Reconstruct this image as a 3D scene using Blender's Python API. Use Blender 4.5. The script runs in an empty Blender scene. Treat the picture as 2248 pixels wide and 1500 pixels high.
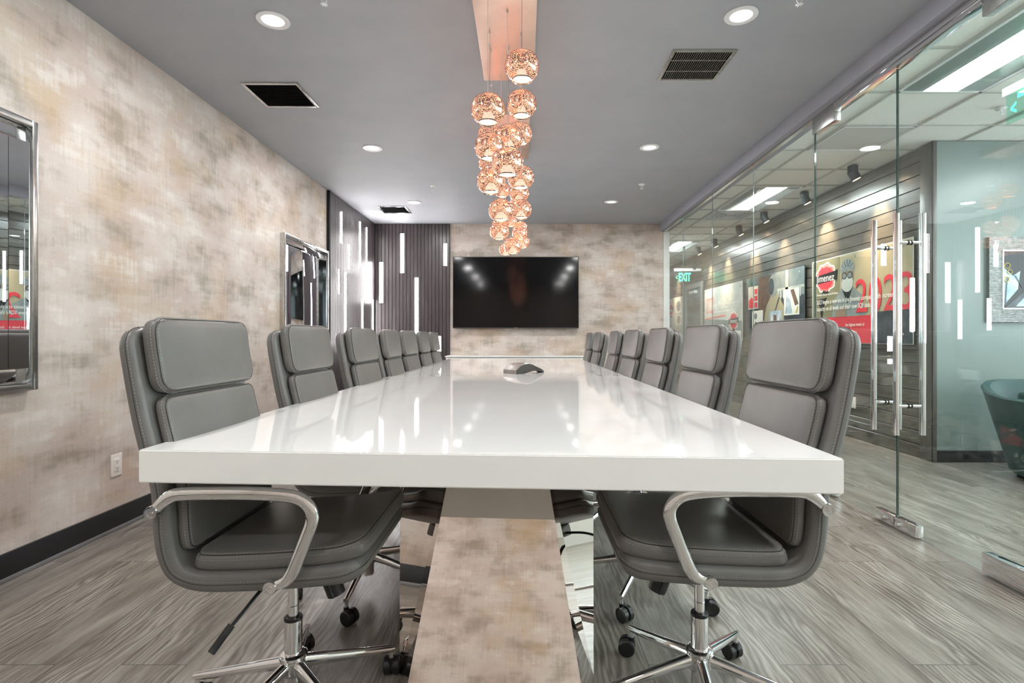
import bpy, bmesh, math, random
from mathutils import Vector, Matrix, noise
random.seed(7)
C = bpy.context.scene.collection
PI = math.pi

# ------------------------------------------------------------------ camera
CX, CY, F, CZ = 1148.0, 740.0, 1180.0, 1.02       # vanishing point, focal length in px, eye height
H = 2.613                                          # ceiling height
sc = bpy.context.scene
cam = bpy.data.cameras.new('camera'); camo = bpy.data.objects.new('camera', cam); C.objects.link(camo)
camo.location = (0, 0, CZ); camo.rotation_euler = (PI/2, 0, 0)
cam.sensor_width = 36.0; cam.lens = 36.0*F/2248.0
cam.shift_x = -(CX-1124.0)/2248.0; cam.shift_y = -(750.0-CY)/2248.0
cam.clip_start = 0.02; cam.clip_end = 100
sc.camera = camo
# ------------------------------------------------------------------ world, exposure
w = bpy.data.worlds.new('world'); sc.world = w; w.use_nodes = True
w.node_tree.nodes['Background'].inputs[0].default_value = (0.86, 0.93, 1.0, 1)
w.node_tree.nodes['Background'].inputs[1].default_value = 5.2
sc.view_settings.view_transform = 'Standard'; sc.view_settings.look = 'None'
sc.view_settings.gamma = 1.0; sc.view_settings.use_curve_mapping = False
sc.view_settings.exposure = 0.70
DOWN_W, TROFF_W, STRIP_E, SPOT_W = 11.0, 17.0, 27.0, 90.0

def atY(px, py, Y): return Vector(((px-CX)*Y/F, Y, CZ-(py-CY)*Y/F))
def atX(px, py, X):
    Y = X*F/(px-CX); return Vector((X, Y, CZ-(py-CY)*Y/F))
def atZ(px, py, Z):
    Y = (CZ-Z)*F/(py-CY); return Vector(((px-CX)*Y/F, Y, Z))

# ------------------------------------------------------------------ materials
def lin(c):
    def f(v):
        v /= 255.0
        return v/12.92 if v <= 0.04045 else ((v+0.055)/1.055)**2.4
    return (f(c[0]), f(c[1]), f(c[2]), 1)
def mat(name, col=(200, 200, 200), rough=0.5, metal=0.0, emit=None, es=0.0, spec=0.5, coat=0.0, coat_r=0.05):
    m = bpy.data.materials.new(name); m.use_nodes = True
    b = m.node_tree.nodes['Principled BSDF']
    b.inputs['Base Color'].default_value = lin(col)
    b.inputs['Roughness'].default_value = rough
    b.inputs['Metallic'].default_value = metal
    b.inputs['Specular IOR Level'].default_value = spec
    b.inputs['Coat Weight'].default_value = coat
    b.inputs['Coat Roughness'].default_value = coat_r
    if emit is not None:
        b.inputs['Emission Color'].default_value = lin(emit); b.inputs['Emission Strength'].default_value = es
    return m
class NT:
    def __init__(s, m): s.m = m; s.t = m.node_tree; s.n = s.t.nodes; s.b = s.n.get('Principled BSDF')
    def node(s, typ, **kw):
        n = s.n.new(typ)
        for k, v in kw.items():
            if k.startswith('i_'):
                n.inputs[k[2:].replace('_', ' ')].default_value = v
            else: setattr(n, k, v)
        return n
    def link(s, a, b): s.t.links.new(a, b)
    def coord(s, scale=(1, 1, 1), rot=(0, 0, 0), loc=(0, 0, 0)):
        tc = s.node('ShaderNodeTexCoord'); mp = s.node('ShaderNodeMapping')
        mp.inputs['Scale'].default_value = scale; mp.inputs['Rotation'].default_value = rot; mp.inputs['Location'].default_value = loc
        s.link(tc.outputs['Object'], mp.inputs['Vector']); return mp.outputs['Vector']
    def noise(s, vec, scale, detail=4, rough=0.5, dist=0.0):
        n = s.node('ShaderNodeTexNoise'); n.inputs['Scale'].default_value = scale
        n.inputs['Detail'].default_value = detail; n.inputs['Roughness'].default_value = rough
        n.inputs['Distortion'].default_value = dist
        s.link(vec, n.inputs['Vector']); return n.outputs['Fac']
    def ramp(s, fac, stops):
        r = s.node('ShaderNodeValToRGB'); cr = r.color_ramp
        while len(cr.elements) < len(stops): cr.elements.new(0.5)
        for e, (p, c) in zip(cr.elements, stops):
            e.position = p; e.color = c if len(c) == 4 else (*c, 1)
        s.link(fac, r.inputs['Fac']); return r.outputs['Color']
    def math(s, op, a, b=None, clamp=False):
        n = s.node('ShaderNodeMath', operation=op); n.use_clamp = clamp
        for i, v in enumerate((a, b)):
            if v is None: continue
            if isinstance(v, (int, float)): n.inputs[i].default_value = v
            else: s.link(v, n.inputs[i])
        return n.outputs[0]
    def mix(s, fac, a, b, mode='MIX'):
        n = s.node('ShaderNodeMix', data_type='RGBA', blend_type=mode)
        for k, v in ((0, fac), (6, a), (7, b)):
            if isinstance(v, (int, float)): n.inputs[k].default_value = v
            elif isinstance(v, tuple): n.inputs[k].default_value = v
            else: s.link(v, n.inputs[k])
        return n.outputs[2]
    def bump(s, h, strength=0.3, dist=0.01):
        n = s.node('ShaderNodeBump'); n.inputs['Strength'].default_value = strength; n.inputs['Distance'].default_value = dist
        s.link(h, n.inputs['Height']); s.link(n.outputs[0], s.b.inputs['Normal'])

def make_wallpaper():
    m = mat('wallpaper', rough=0.75, spec=0.25); t = NT(m)
    big = t.noise(t.coord((1.1, 1.1, 1.7)), 2.3, 3, 0.55)
    big2 = t.noise(t.coord((1.0, 1.0, 1.3), loc=(5.3, 2.1, 7.7)), 1.9, 2, 0.5)
    vert = t.noise(t.coord((34, 34, 3.6)), 1.3, 5, 0.6)
    horz = t.noise(t.coord((2.6, 2.6, 30)), 1.2, 5, 0.6)
    med = t.noise(t.coord((1.5, 1.5, 2.7), loc=(1, 9, 3)), 2.3, 3, 0.55)
    fine = t.noise(t.coord((1, 1, 1)), 130, 3, 0.7)
    stro = t.math('ADD', t.math('MULTIPLY', vert, 0.55), t.math('MULTIPLY', horz, 0.45))
    k1 = t.math('ADD', t.math('MULTIPLY', med, 0.66), t.math('MULTIPLY', stro, 0.34))
    base = t.mix(t.ramp(big, [(0.38, (0, 0, 0)), (0.62, (1, 1, 1))]), lin((190, 175, 166)), lin((204, 195, 188)))
    m1 = t.ramp(k1, [(0.495, (0, 0, 0)), (0.63, (0.7, 0.7, 0.7))])
    base = t.mix(m1, base, lin((140, 130, 115)))
    k2 = t.math('ADD', t.math('MULTIPLY', big2, 0.7), t.math('MULTIPLY', stro, 0.3))
    m2 = t.ramp(k2, [(0.52, (0, 0, 0)), (0.66, (0.6, 0.6, 0.6))])
    base = t.mix(m2, base, lin((192, 166, 132)))
    m3 = t.ramp(k1, [(0.36, (0.75, 0.75, 0.75)), (0.44, (0, 0, 0))])
    base = t.mix(m3, base, lin((217, 210, 203)))
    base = t.mix(0.10, base, t.ramp(fine, [(0.3, (0.2, 0.2, 0.2)), (0.7, (1, 1, 1))]), 'OVERLAY')
    t.link(base, t.b.inputs['Base Color']); t.bump(stro, 0.12, 0.004); return m
def make_floor():
    m = mat('vinyl_plank', rough=0.34, spec=0.45); t = NT(m)
    v = t.coord((1, 1, 1), rot=(0, 0, PI/2), loc=(0.0, 0.02, 0))
    br = t.node('ShaderNodeTexBrick'); br.offset = 0.37; br.offset_frequency = 2
    for k, val in (('Scale', 1.0), ('Mortar Size', 0.0016), ('Mortar Smooth', 0.2), ('Bias', 0.0), ('Brick Width', 1.22), ('Row Height', 0.205)):
        br.inputs[k].default_value = val
    br.inputs['Color1'].default_value = (0, 0, 0, 1); br.inputs['Color2'].default_value = (1, 1, 1, 1); br.inputs['Mortar'].default_value = (0.5, 0.5, 0.5, 1)
    t.link(v, br.inputs['Vector'])
    off = t.node('ShaderNodeCombineXYZ'); t.link(t.math('MULTIPLY', br.outputs['Color'], 37.0), off.inputs[2])
    def shifted(scale):
        a = t.node('ShaderNodeVectorMath', operation='ADD'); t.link(t.coord(scale), a.inputs[0]); t.link(off.outputs[0], a.inputs[1]); return a.outputs[0]
    wv = t.node('ShaderNodeTexWave', wave_type='BANDS', bands_direction='X'); wv.inputs['Scale'].default_value = 9.0
    wv.inputs['Distortion'].default_value = 26.0; wv.inputs['Detail'].default_value = 2.5; wv.inputs['Detail Scale'].default_value = 0.55; wv.inputs['Detail Roughness'].default_value = 0.6
    t.link(shifted((1.5, 0.36, 1)), wv.inputs['Vector'])
    g = t.noise(shifted((95, 3.0, 1)), 2.0, 6, 0.75)
    big = t.noise(shifted((6.5, 1.0, 1)), 1.7, 5, 0.62, 0.8)
    area_ = t.ramp(t.noise(shifted((3.0, 0.8, 1)), 1.5, 2, 0.5), [(0.42, (0, 0, 0)), (0.58, (1, 1, 1))])
    wave_part = t.math('ADD', t.math('MULTIPLY', t.math('MULTIPLY', t.math('SUBTRACT', wv.outputs['Fac'], 0.5), 0.16), area_), 0.5)
    mixv = t.math('ADD', t.math('MULTIPLY', wave_part, 0.55), t.math('ADD', t.math('MULTIPLY', g, 0.26), t.math('MULTIPLY', big, 0.32)))
    col = t.ramp(mixv, [(0.43, lin((72, 65, 59))), (0.52, lin((110, 103, 95))), (0.59, lin((142, 136, 128))), (0.68, lin((174, 169, 161)))])
    tint = t.mix(t.math('MULTIPLY', br.outputs['Color'], 0.3), col, lin((150, 135, 122)), 'MULTIPLY')
    tint = t.mix(0.45, col, tint)
    tint = t.mix(t.math('MULTIPLY', br.outputs['Fac'], 0.75), tint, lin((48, 44, 40)))
    t.link(tint, t.b.inputs['Base Color'])
    t.link(t.math('ADD', t.math('MULTIPLY', g, 0.22), 0.2), t.b.inputs['Roughness'])
    t.bump(t.math('SUBTRACT', mixv, br.outputs['Fac']), 0.22, 0.004); return m
def make_wood(name, cols, scale, rough=0.4, coat=0.0, bumpd=0.002):
    m = mat(name, rough=rough, coat=coat, coat_r=0.18); t = NT(m)
    g = t.noise(t.coord(scale), 1.5, 6, 0.65, 0.6)
    b = t.noise(t.coord(tuple(max(0.6, s*0.09) for s in scale), loc=(3, 1, 5)), 2.4, 4, 0.6)
    v = t.math('ADD', t.math('MULTIPLY', g, 0.5), t.math('MULTIPLY', b, 0.5))
    t.link(t.ramp(v, [(0.34, lin(cols[0])), (0.5, lin(cols[1])), (0.68, lin(cols[2]))]), t.b.inputs['Base Color'])
    t.bump(g, 0.25, bumpd); return m
def noisy(m, base, var, scale, bump=0.0, bs=60):
    t = NT(m); n = t.noise(t.coord(), scale, 4, 0.6)
    t.link(t.ramp(n, [(0.35, lin(base)), (0.65, lin(var))]), t.b.inputs['Base Color'])
    if bump: t.bump(t.noise(t.coord(), bs, 3, 0.6), bump, 0.001)
    return m
def make_glass(name, tint):
    m = bpy.data.materials.new(name); m.use_nodes = True; nt = m.node_tree; nt.nodes.clear()
    out = nt.nodes.new('ShaderNodeOutputMaterial'); mx = nt.nodes.new('ShaderNodeMixShader')
    fr = nt.nodes.new('ShaderNodeFresnel'); fr.inputs[0].default_value = 1.5
    tr = nt.nodes.new('ShaderNodeBsdfTransparent'); tr.inputs[0].default_value = (*tint, 1)
    gl = nt.nodes.new('ShaderNodeBsdfGlossy'); gl.inputs['Roughness'].default_value = 0.0; gl.inputs[0].default_value = (1, 1, 1, 1)
    ge = nt.nodes.new('ShaderNodeNewGeometry'); mr = nt.nodes.new('ShaderNodeMapRange')     # same 1.5 index on both faces of the thin sheet
    mr.inputs[3].default_value = 1.5; mr.inputs[4].default_value = 1/1.5
    nt.links.new(ge.outputs['Backfacing'], mr.inputs[0]); nt.links.new(mr.outputs[0], fr.inputs[0])
    nt.links.new(fr.outputs[0], mx.inputs[0]); nt.links.new(tr.outputs[0], mx.inputs[1]); nt.links.new(gl.outputs[0], mx.inputs[2])
    nt.links.new(mx.outputs[0], out.inputs[0]); return m
def make_globe():
    m = mat('perforated_rose_gold', (238, 192, 176), 0.12, 1.0); t = NT(m)
    vo = t.node('ShaderNodeTexVoronoi', feature='F1'); vo.inputs['Scale'].default_value = 195; vo.inputs['Randomness'].default_value = 0.5
    t.link(t.coord(), vo.inputs['Vector'])
    hole = t.ramp(vo.outputs['Distance'], [(0.33, (1, 1, 1)), (0.41, (0, 0, 0))])
    tr = t.node('ShaderNodeBsdfTransparent'); mx = t.node('ShaderNodeMixShader')
    out = t.n['Material Output']
    t.link(hole, mx.inputs[0]); t.link(t.b.outputs[0], mx.inputs[1]); t.link(tr.outputs[0], mx.inputs[2]); t.link(mx.outputs[0], out.inputs[0])
    return m

M = {}
M['wallpaper'] = make_wallpaper()
M['floor'] = make_floor()
M['ceiling'] = noisy(mat('ceiling_paint', rough=0.6, spec=0.3), (164, 167, 173), (169, 172, 177), 3)
M['soffit'] = noisy(mat('soffit_paint', rough=0.5, spec=0.3), (146, 148, 156), (152, 154, 162), 3)
M['white_paint'] = noisy(mat('white_paint', rough=0.55), (226, 230, 230), (232, 235, 235), 4)
M['mint'] = noisy(mat('mint_paint', rough=0.28, spec=0.5), (124, 137, 134), (129, 141, 138), 2)
M['tile'] = noisy(mat('ceiling_tile', rough=0.85), (236, 236, 229), (242, 242, 236), 90)
M['grid'] = noisy(mat('tile_grid', rough=0.5), (186, 186, 178), (196, 196, 188), 10)
M['slat'] = make_wood('dark_slat', ((44, 37, 39), (60, 52, 54), (78, 70, 72)), (90, 90, 3.5), 0.36, 0.12)
M['slat_back'] = noisy(mat('slat_backing', rough=0.7), (14, 13, 14), (20, 19, 20), 10)
M['shiplap'] = make_wood('grey_shiplap', ((60, 58, 51), (88, 85, 76), (112, 108, 99)), (30, 1.6, 30), 0.3, 0.45)
M['trimwood'] = make_wood('grey_trim_board', ((66, 65, 60), (84, 82, 76), (100, 98, 92)), (30, 30, 1.6), 0.4, 0.2)
M['base_black'] = noisy(mat('black_vinyl_base', rough=0.45), (26, 26, 28), (34, 34, 37), 5)
M['quartz'] = noisy(mat('white_quartz', rough=0.035, spec=0.6, coat=0.3, coat_r=0.02), (246, 246, 245), (249, 249, 248), 5)
M['lacquer'] = noisy(mat('white_lacquer', rough=0.2), (226, 226, 222), (232, 232, 228), 5)
M['mirror'] = mat('mirror_chrome', (236, 226, 220), 0.012, 1.0)
M['silver_mirror'] = mat('silver_mirror', (225, 228, 232), 0.01, 1.0)
M['chrome'] = mat('chrome', (240, 240, 242), 0.03, 1.0)
M['brushed'] = noisy(mat('brushed_steel', rough=0.22, metal=1.0), (190, 190, 188), (208, 208, 206), 40)
M['leather'] = noisy(mat('grey_leather', rough=0.38, spec=0.45), (106, 104, 102), (111, 109, 107), 12, 0.12, 420)
M['stitch'] = mat('stitch_thread', (150, 147, 143), 0.7)
M['seam'] = mat('seam_dark', (58, 56, 55), 0.7)  # dark grey line along the seams
M['black_plastic'] = noisy(mat('black_plastic', rough=0.38), (24, 25, 27), (32, 33, 35), 20)
M['duct'] = mat('duct_black', (6, 6, 7), 0.8, spec=0.1)
M['rubber'] = mat('rubber', (20, 20, 20), 0.6)
M['screen'] = mat('tv_screen', (4, 4, 6), 0.09, spec=0.35)
M['glass'] = make_glass('clear_glass', (0.955, 0.985, 0.975))
M['glass_edge'] = mat('glass_edge', (14, 52, 46), 0.1, spec=0.8)
M['silicone'] = mat('silicone_joint', (128, 134, 132), 0.3)
M['led'] = mat('led_diffuser', (255, 255, 255), 0.4, emit=(255, 250, 250), es=STRIP_E)
M['down_diff'] = mat('downlight_diffuser', (245, 245, 245), 0.4, emit=(255, 252, 250), es=0.55)
M['troffer'] = mat('troffer_lens', (245, 248, 248), 0.4, emit=(246, 255, 252), es=5.0)
M['white_metal'] = noisy(mat('white_metal', rough=0.4), (228, 228, 230), (234, 234, 236), 10)
M['copper'] = noisy(mat('rose_canopy', rough=0.3, metal=0.55), (226, 196, 180), (236, 208, 192), 6)
M['globe'] = make_globe()
M['glow_liner'] = mat('globe_glow_liner', (255, 214, 190), 0.5, emit=(255, 196, 158), es=0.9)  # added inner skin; its emission stands in for bulb light inside the globe
M['bulb'] = mat('bulb', (255, 240, 220), 0.3, emit=(255, 222, 186), es=28)
M['cord'] = mat('clear_cord', (214, 206, 202), 0.3)
M['red'] = noisy(mat('print_red', rough=0.35), (212, 58, 72), (222, 68, 80), 9)
M['tan'] = noisy(mat('print_tan', rough=0.3), (168, 160, 132), (182, 172, 142), 3)
M['olive'] = noisy(mat('print_olive', rough=0.3), (126, 124, 96), (142, 138, 110), 4)
M['dark_print'] = noisy(mat('print_slate', rough=0.3), (52, 58, 66), (82, 90, 96), 9)
M['mid_print'] = noisy(mat('print_grey', rough=0.3), (128, 138, 138), (152, 160, 158), 7)
M['pale_print'] = noisy(mat('print_pale', rough=0.3), (192, 196, 188), (212, 214, 206), 5)
M['white_print'] = mat('print_white', (244, 243, 236), 0.35)
M['black_print'] = mat('print_black', (26, 26, 28), 0.35)
M['brown_print'] = noisy(mat('print_brown', rough=0.3), (104, 78, 66), (134, 102, 84), 12)
M['blue_print'] = noisy(mat('print_blue', rough=0.3), (150, 176, 196), (206, 220, 228), 14)
M['skin_print'] = mat('print_skin', (150, 128, 108), 0.35)
M['yellow_print'] = mat('print_yellow', (214, 190, 110), 0.35)
M['pink_print'] = mat('print_pink', (228, 140, 132), 0.35)
M['exit_green'] = mat('exit_green', (90, 240, 190), 0.4, emit=(60, 240, 170), es=1.5)
M['exit_glass'] = make_glass('exit_acrylic', (0.72, 0.96, 0.88))
M['steel_door'] = noisy(mat('grey_door_paint', rough=0.4), (104, 110, 106), (118, 123, 118), 4)
M['spot_body'] = noisy(mat('spot_dark', rough=0.4), (52, 58, 60), (62, 68, 70), 10)
M['spot_lens'] = mat('spot_lens', (255, 240, 220), 0.3, emit=(255, 214, 170), es=8)
M['teal'] = noisy(mat('teal_velvet', rough=0.55), (4, 52, 52), (8, 64, 62), 12)
M['teal'].node_tree.nodes['Principled BSDF'].inputs['Sheen Weight'].default_value = 0.12
M['phone'] = noisy(mat('phone_taupe', rough=0.35), (134, 126, 121), (144, 136, 130), 20)
M['phone_dark'] = noisy(mat('phone_grille', rough=0.5), (62, 60, 58), (74, 72, 70), 300)
M['outlet'] = mat('outlet_plastic', (232, 226, 220), 0.35)
M['silver_frame'] = noisy(mat('silver_leaf', rough=0.25, metal=0.9), (176, 178, 178), (206, 208, 208), 40)

# ------------------------------------------------------------------ mesh helpers
class MB:
    def __init__(s): s.bm = bmesh.new()
    def box(s, x0, x1, y0, y1, z0, z1, bev=0.0, seg=2, mi=0):
        r = bmesh.ops.create_cube(s.bm, size=1.0)
        vs = r['verts']
        for v in vs:
            v.co = Vector((x0+(v.co.x+0.5)*(x1-x0), y0+(v.co.y+0.5)*(y1-y0), z0+(v.co.z+0.5)*(z1-z0)))
        if bev > 0:
            es = list({e for v in vs for e in v.link_edges})
            bmesh.ops.bevel(s.bm, geom=es, offset=bev, segments=seg, affect='EDGES', profile=0.6)
        return s
    def prism(s, pts, z0, z1, M4=None):           # pts: CCW 2-D outline, extruded along local z
        n = len(pts)
        a = [s.bm.verts.new((p[0], p[1], z0)) for p in pts]; b = [s.bm.verts.new((p[0], p[1], z1)) for p in pts]
        if M4:
            for v in a+b: v.co = M4 @ v.co
        s.bm.faces.new(a[::-1]); s.bm.faces.new(b)
        for i in range(n): s.bm.faces.new((a[i], a[(i+1) % n], b[(i+1) % n], b[i]))
        return s
    def cyl(s, p, q, r0, r1=None, n=20, cap=True):
        p, q = Vector(p), Vector(q); r1 = r0 if r1 is None else r1
        d = (q-p).normalized(); u = d.orthogonal().normalized(); v = d.cross(u)
        A = [s.bm.verts.new(p+(u*math.cos(t)+v*math.sin(t))*r0) for t in [2*PI*i/n for i in range(n)]]
        B = [s.bm.verts.new(q+(u*math.cos(t)+v*math.sin(t))*r1) for t in [2*PI*i/n for i in range(n)]]
        for i in range(n): s.bm.faces.new((A[i], A[(i+1) % n], B[(i+1) % n], B[i]))
        if cap: s.bm.faces.new(A[::-1]); s.bm.faces.new(B)
        return s
    def lathe(s, prof, n=32, c=(0, 0, 0), caps=True):        # prof [(r,z)]
        c = Vector(c); rings = []
        for r, z in prof: rings.append([s.bm.verts.new(c+Vector((r*math.cos(2*PI*i/n), r*math.sin(2*PI*i/n), z))) for i in range(n)])
        for a, b in zip(rings, rings[1:]):
            for i in range(n): s.bm.faces.new((a[i], a[(i+1) % n], b[(i+1) % n], b[i]))
        if caps:
            s.bm.faces.new(rings[0][::-1]); s.bm.faces.new(rings[-1])
        return s
    def tube(s, pts, ru, rv=None, n=14, up=Vector((0, 1, 0))):
        pts = [Vector(p) for p in pts]; m = len(pts)
        rv = rv or ru; rings = []
        for i, p in enumerate(pts):
            d = (pts[min(i+1, m-1)]-pts[max(i-1, 0)]).normalized()
            u = up-d*up.dot(d)
            u = u.normalized() if u.length > 1e-5 else d.orthogonal().normalized()
            v = d.cross(u)
            a = ru(i/(m-1)) if callable(ru) else ru; b = rv(i/(m-1)) if callable(rv) else rv
            rings.append([s.bm.verts.new(p+u*a*math.cos(2*PI*k/n)+v*b*math.sin(2*PI*k/n)) for k in range(n)])
        for a, b in zip(rings, rings[1:]):
            for k in range(n): s.bm.faces.new((a[k], a[(k+1) % n], b[(k+1) % n], b[k]))
        s.bm.faces.new(rings[0][::-1]); s.bm.faces.new(rings[-1]); return s
    def quad(s, *pts):
        s.bm.faces.new([s.bm.verts.new(p) for p in pts]); return s
    def build(s, name, m, parent=None, smooth=35, mw=None):
        bmesh.ops.recalc_face_normals(s.bm, faces=s.bm.faces)
        me = bpy.data.meshes.new(name); s.bm.to_mesh(me); s.bm.free()
        for mm in (m if isinstance(m, (list, tuple)) else [m]): me.materials.append(mm)
        if smooth:
            for p in me.polygons: p.use_smooth = True
            me.set_sharp_from_angle(angle=math.radians(smooth))
        o = bpy.data.objects.new(name, me); C.objects.link(o)
        if parent is not None: o.parent = parent
        if mw is not None: o.matrix_world = mw
        return o
def empty(name, loc=(0, 0, 0), rz=0.0, mw=None):
    o = bpy.data.objects.new(name, None); C.objects.link(o); o.empty_display_size = 0.1
    if mw is not None: o.matrix_world = mw
    else: o.location = loc; o.rotation_euler = (0, 0, rz)
    return o
def tag(o, label=None, cat=None, group=None, kind=None):
    if label: o['label'] = label
    if cat: o['category'] = cat
    if group: o['group'] = group
    if kind: o['kind'] = kind
    return o
def struct(o, label, cat): return tag(o, label, cat, kind='structure')
def children(o): return [c for c in bpy.data.objects if c.parent == o]
def copy_tree(o, parent=None):
    c = o.copy(); C.objects.link(c)
    if parent is not None: c.parent = parent
    for ch in children(o): copy_tree(ch, c)
    return c
def text_part(name, body, size, m, parent, u, v, n, thick=0.0008, align='LEFT', sx=1.0, shear=0.0, bold=0.0):
    cu = bpy.data.curves.new(name, 'FONT'); cu.body = body; cu.size = size; cu.extrude = thick/2; cu.align_x = align; cu.shear = shear; cu.offset = bold
    o = bpy.data.objects.new(name, cu); C.objects.link(o)
    dg = bpy.context.evaluated_depsgraph_get(); me = bpy.data.meshes.new_from_object(o.evaluated_get(dg))
    bpy.data.objects.remove(o)
    for vv in me.vertices: vv.co = Vector((vv.co.x*sx+u, vv.co.y+v, vv.co.z+n+thick/2))
    me.materials.clear(); me.materials.append(m); me.name = name
    ob = bpy.data.objects.new(name, me); C.objects.link(ob); ob.parent = parent; return ob
FACE_W = lambda o: Matrix.Translation(o) @ Matrix(((0, 0, -1, 0), (-1, 0, 0, 0), (0, 1, 0, 0), (0, 0, 0, 1)))   # u=-Y, v=+Z, n=-X
FACE_S = lambda o: Matrix.Translation(o) @ Matrix(((1, 0, 0, 0), (0, 0, -1, 0), (0, 1, 0, 0), (0, 0, 0, 1)))    # u=+X, v=+Z, n=-Y
LW0 = Matrix.Translation((-2.188, 0, 0)) @ Matrix.Rotation(-0.0106, 4, 'Z')     # frame of the left wall: x into the room, y along
def lw_y(px): return 2.188*F/(CX+F*0.0106-px)
def lw_z(px, py): return CZ-(py-CY)*lw_y(px)/F

# ------------------------------------------------------------------ room shell
YB, GX, SX, WX, YM, YE, YR = 7.58, 1.982, 1.923, 3.34, 4.377, 13.2, -1.9
o = MB().box(-2.6, 6.2, YR-0.1, YE+0.1, -0.06, 0).build('floor', M['floor']); struct(o, 'grey-brown wood plank floor', 'floor')
o = MB().box(-2.6, SX, YR-0.1, YB+0.1, H, H+0.08).build('ceiling', M['ceiling']); struct(o, 'matte grey painted ceiling of the meeting room', 'ceiling')
o = MB().box(-0.12, 0, YR-0.1, YB+0.2, 0, H).build('wall_left', M['wallpaper'], mw=LW0); struct(o, 'left wall in mottled beige textured wallpaper', 'wall')
o = MB().box(-2.4, GX, YB, YB+0.12, 0, H).build('wall_back', M['wallpaper']); struct(o, 'back wall in mottled beige wallpaper behind the television', 'wall')
o = MB().box(-2.5, 6.2, YR-0.12, YR, 0, H).build('wall_front', M['wallpaper']); struct(o, 'wallpapered wall behind the camera', 'wall')
o = MB().box(0, 0.014, YR, 5.8, 0.018, 0.118, 0.003).build('baseboard_left', M['base_black'], mw=LW0); struct(o, 'black base along the left wall', 'baseboard')
o = MB().box(0, 0.02, YR, 5.8, 0.0, 0.018, 0.003).build('trim_1', noisy(mat('grey_trim', rough=0.4), (120, 120, 122), (132, 132, 134), 6), mw=LW0); struct(o, 'thin grey strip under the black base', 'trim')
o = MB().box(SX, GX+0.09, YR, YB+0.1, 2.51, H+0.05).build('trim_2', M['soffit']); struct(o, 'grey soffit band above the glass wall', 'trim')
o = MB().box(GX-0.012, GX+0.022, YR, YB, 2.497, 2.512).build('trim_3', M['brushed']); struct(o, 'metal channel at the top of the glass', 'trim')
o = MB().box(GX-0.012, GX+0.022, 3.66, YB, 0.0, 0.010).box(GX-0.012, GX+0.022, YR, 2.03, 0.0, 0.010).build('trim_4', M['brushed']); struct(o, 'metal channel at the foot of the glass', 'trim')
o = MB().box(GX, GX+0.08, YB-0.02, YB+0.12, 0, 2.51, 0.002).build('trim_5', M['white_paint']); struct(o, 'white post at the far end of the glass', 'trim')
o = MB().box(GX+0.0, GX+0.1, YB+0.12, YE, 0, H).build('wall_corridor', M['white_paint']); struct(o, 'white corridor wall beyond the meeting room', 'wall')
o = MB().box(WX, 6.2, YM, YM+0.1, 0, H).build('wall_lobby', M['mint']); struct(o, 'glossy pale mint lobby wall', 'wall')
o = MB().box(WX+0.015, 6.2, YM-0.014, YM, 0, 0.095, 0.003).build('baseboard_lobby', M['base_black']); struct(o, 'black base along the mint wall', 'baseboard')
o = MB().box(6.1, 6.2, YR, YM, 0, 0.95).box(6.1, 6.2, YR, YM, 2.5, H).box(6.1, 6.2, YR, YR+0.25, 0.95, 2.5).box(6.1, 6.2, YM-0.2, YM, 0.95, 2.5).build('wall_lobby_side', M['white_paint']); struct(o, 'unseen outer wall of the lobby around the added window', 'wall')
sw = empty('fill_window', (6.15, (YR+YM)/2, 0)); struct(sw, 'added unseen lobby window that lets in fill daylight', 'window')  # unseen window, added to let fill light in and feed the mirrors
for k in range(5):
    yk = YR+0.25+k*(YM-YR-0.45)/4-sw.location.y; MB().box(-0.04, 0.04, yk-0.025, yk+0.025, 0.95, 2.5, 0.003).build('mullion', M['base_black'], sw)
MB().box(-0.006, 0.006, YR+0.25-sw.location.y, YM-0.2-sw.location.y, 0.95, 2.5).build('pane', M['glass'], sw, smooth=0)
pl_ = bpy.data.lights.new('fill_light_portal', 'AREA'); pl_.shape = 'RECTANGLE'; pl_.size = YM-YR-0.5; pl_.size_y = 1.5; pl_.cycles.is_portal = True  # portal for the daylight of the added window
po = bpy.data.objects.new('fill_light_portal', pl_); C.objects.link(po); po.parent = sw; po.location = (0.07, 0, 1.725); po.rotation_euler = Vector((-1, 0, 0)).to_track_quat('-Z', 'Z').to_euler()
o = MB().box(GX, WX+0.2, YE, YE+0.1, 0, H).build('wall_corridor_end', M['white_paint']); struct(o, 'end wall of the corridor', 'wall')
# shiplap wall
DY0, DY1 = atX(1540, 700, WX).y, atX(1507, 700, WX).y
b = MB(); nb = 23; bh = H/nb
b.box(WX+0.012, WX+0.1, YM+0.1, DY0-0.08, 0, H).box(WX+0.012, WX+0.1, DY1+0.08, YE, 0, H).box(WX+0.012, WX+0.1, DY0-0.08, DY1+0.08, 2.05, H)
for i in range(nb):
    z0, z1 = i*bh+0.003, (i+1)*bh-0.003
    segs = [(YM+0.10, DY0-0.10), (DY1+0.10, YE)] if z0 < 2.05 else [(YM+0.10, YE)]
    for (a0, a1) in segs: b.box(WX-0.006, WX+0.014, a0, a1, z0, z1, 0.003, 1)
o = b.build('wall_shiplap', M['shiplap']); struct(o, 'stained grey horizontal shiplap corridor wall', 'wall')
o = MB().box(WX-0.012, WX+0.004, YM-0.012, YM+0.13, 0, H, 0.002).box(WX-0.012, WX+0.02, YM-0.016, YM, 0, H, 0.002).build('trim_6', M['trimwood']); struct(o, 'vertical grey corner board ending the shiplap', 'trim')
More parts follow.
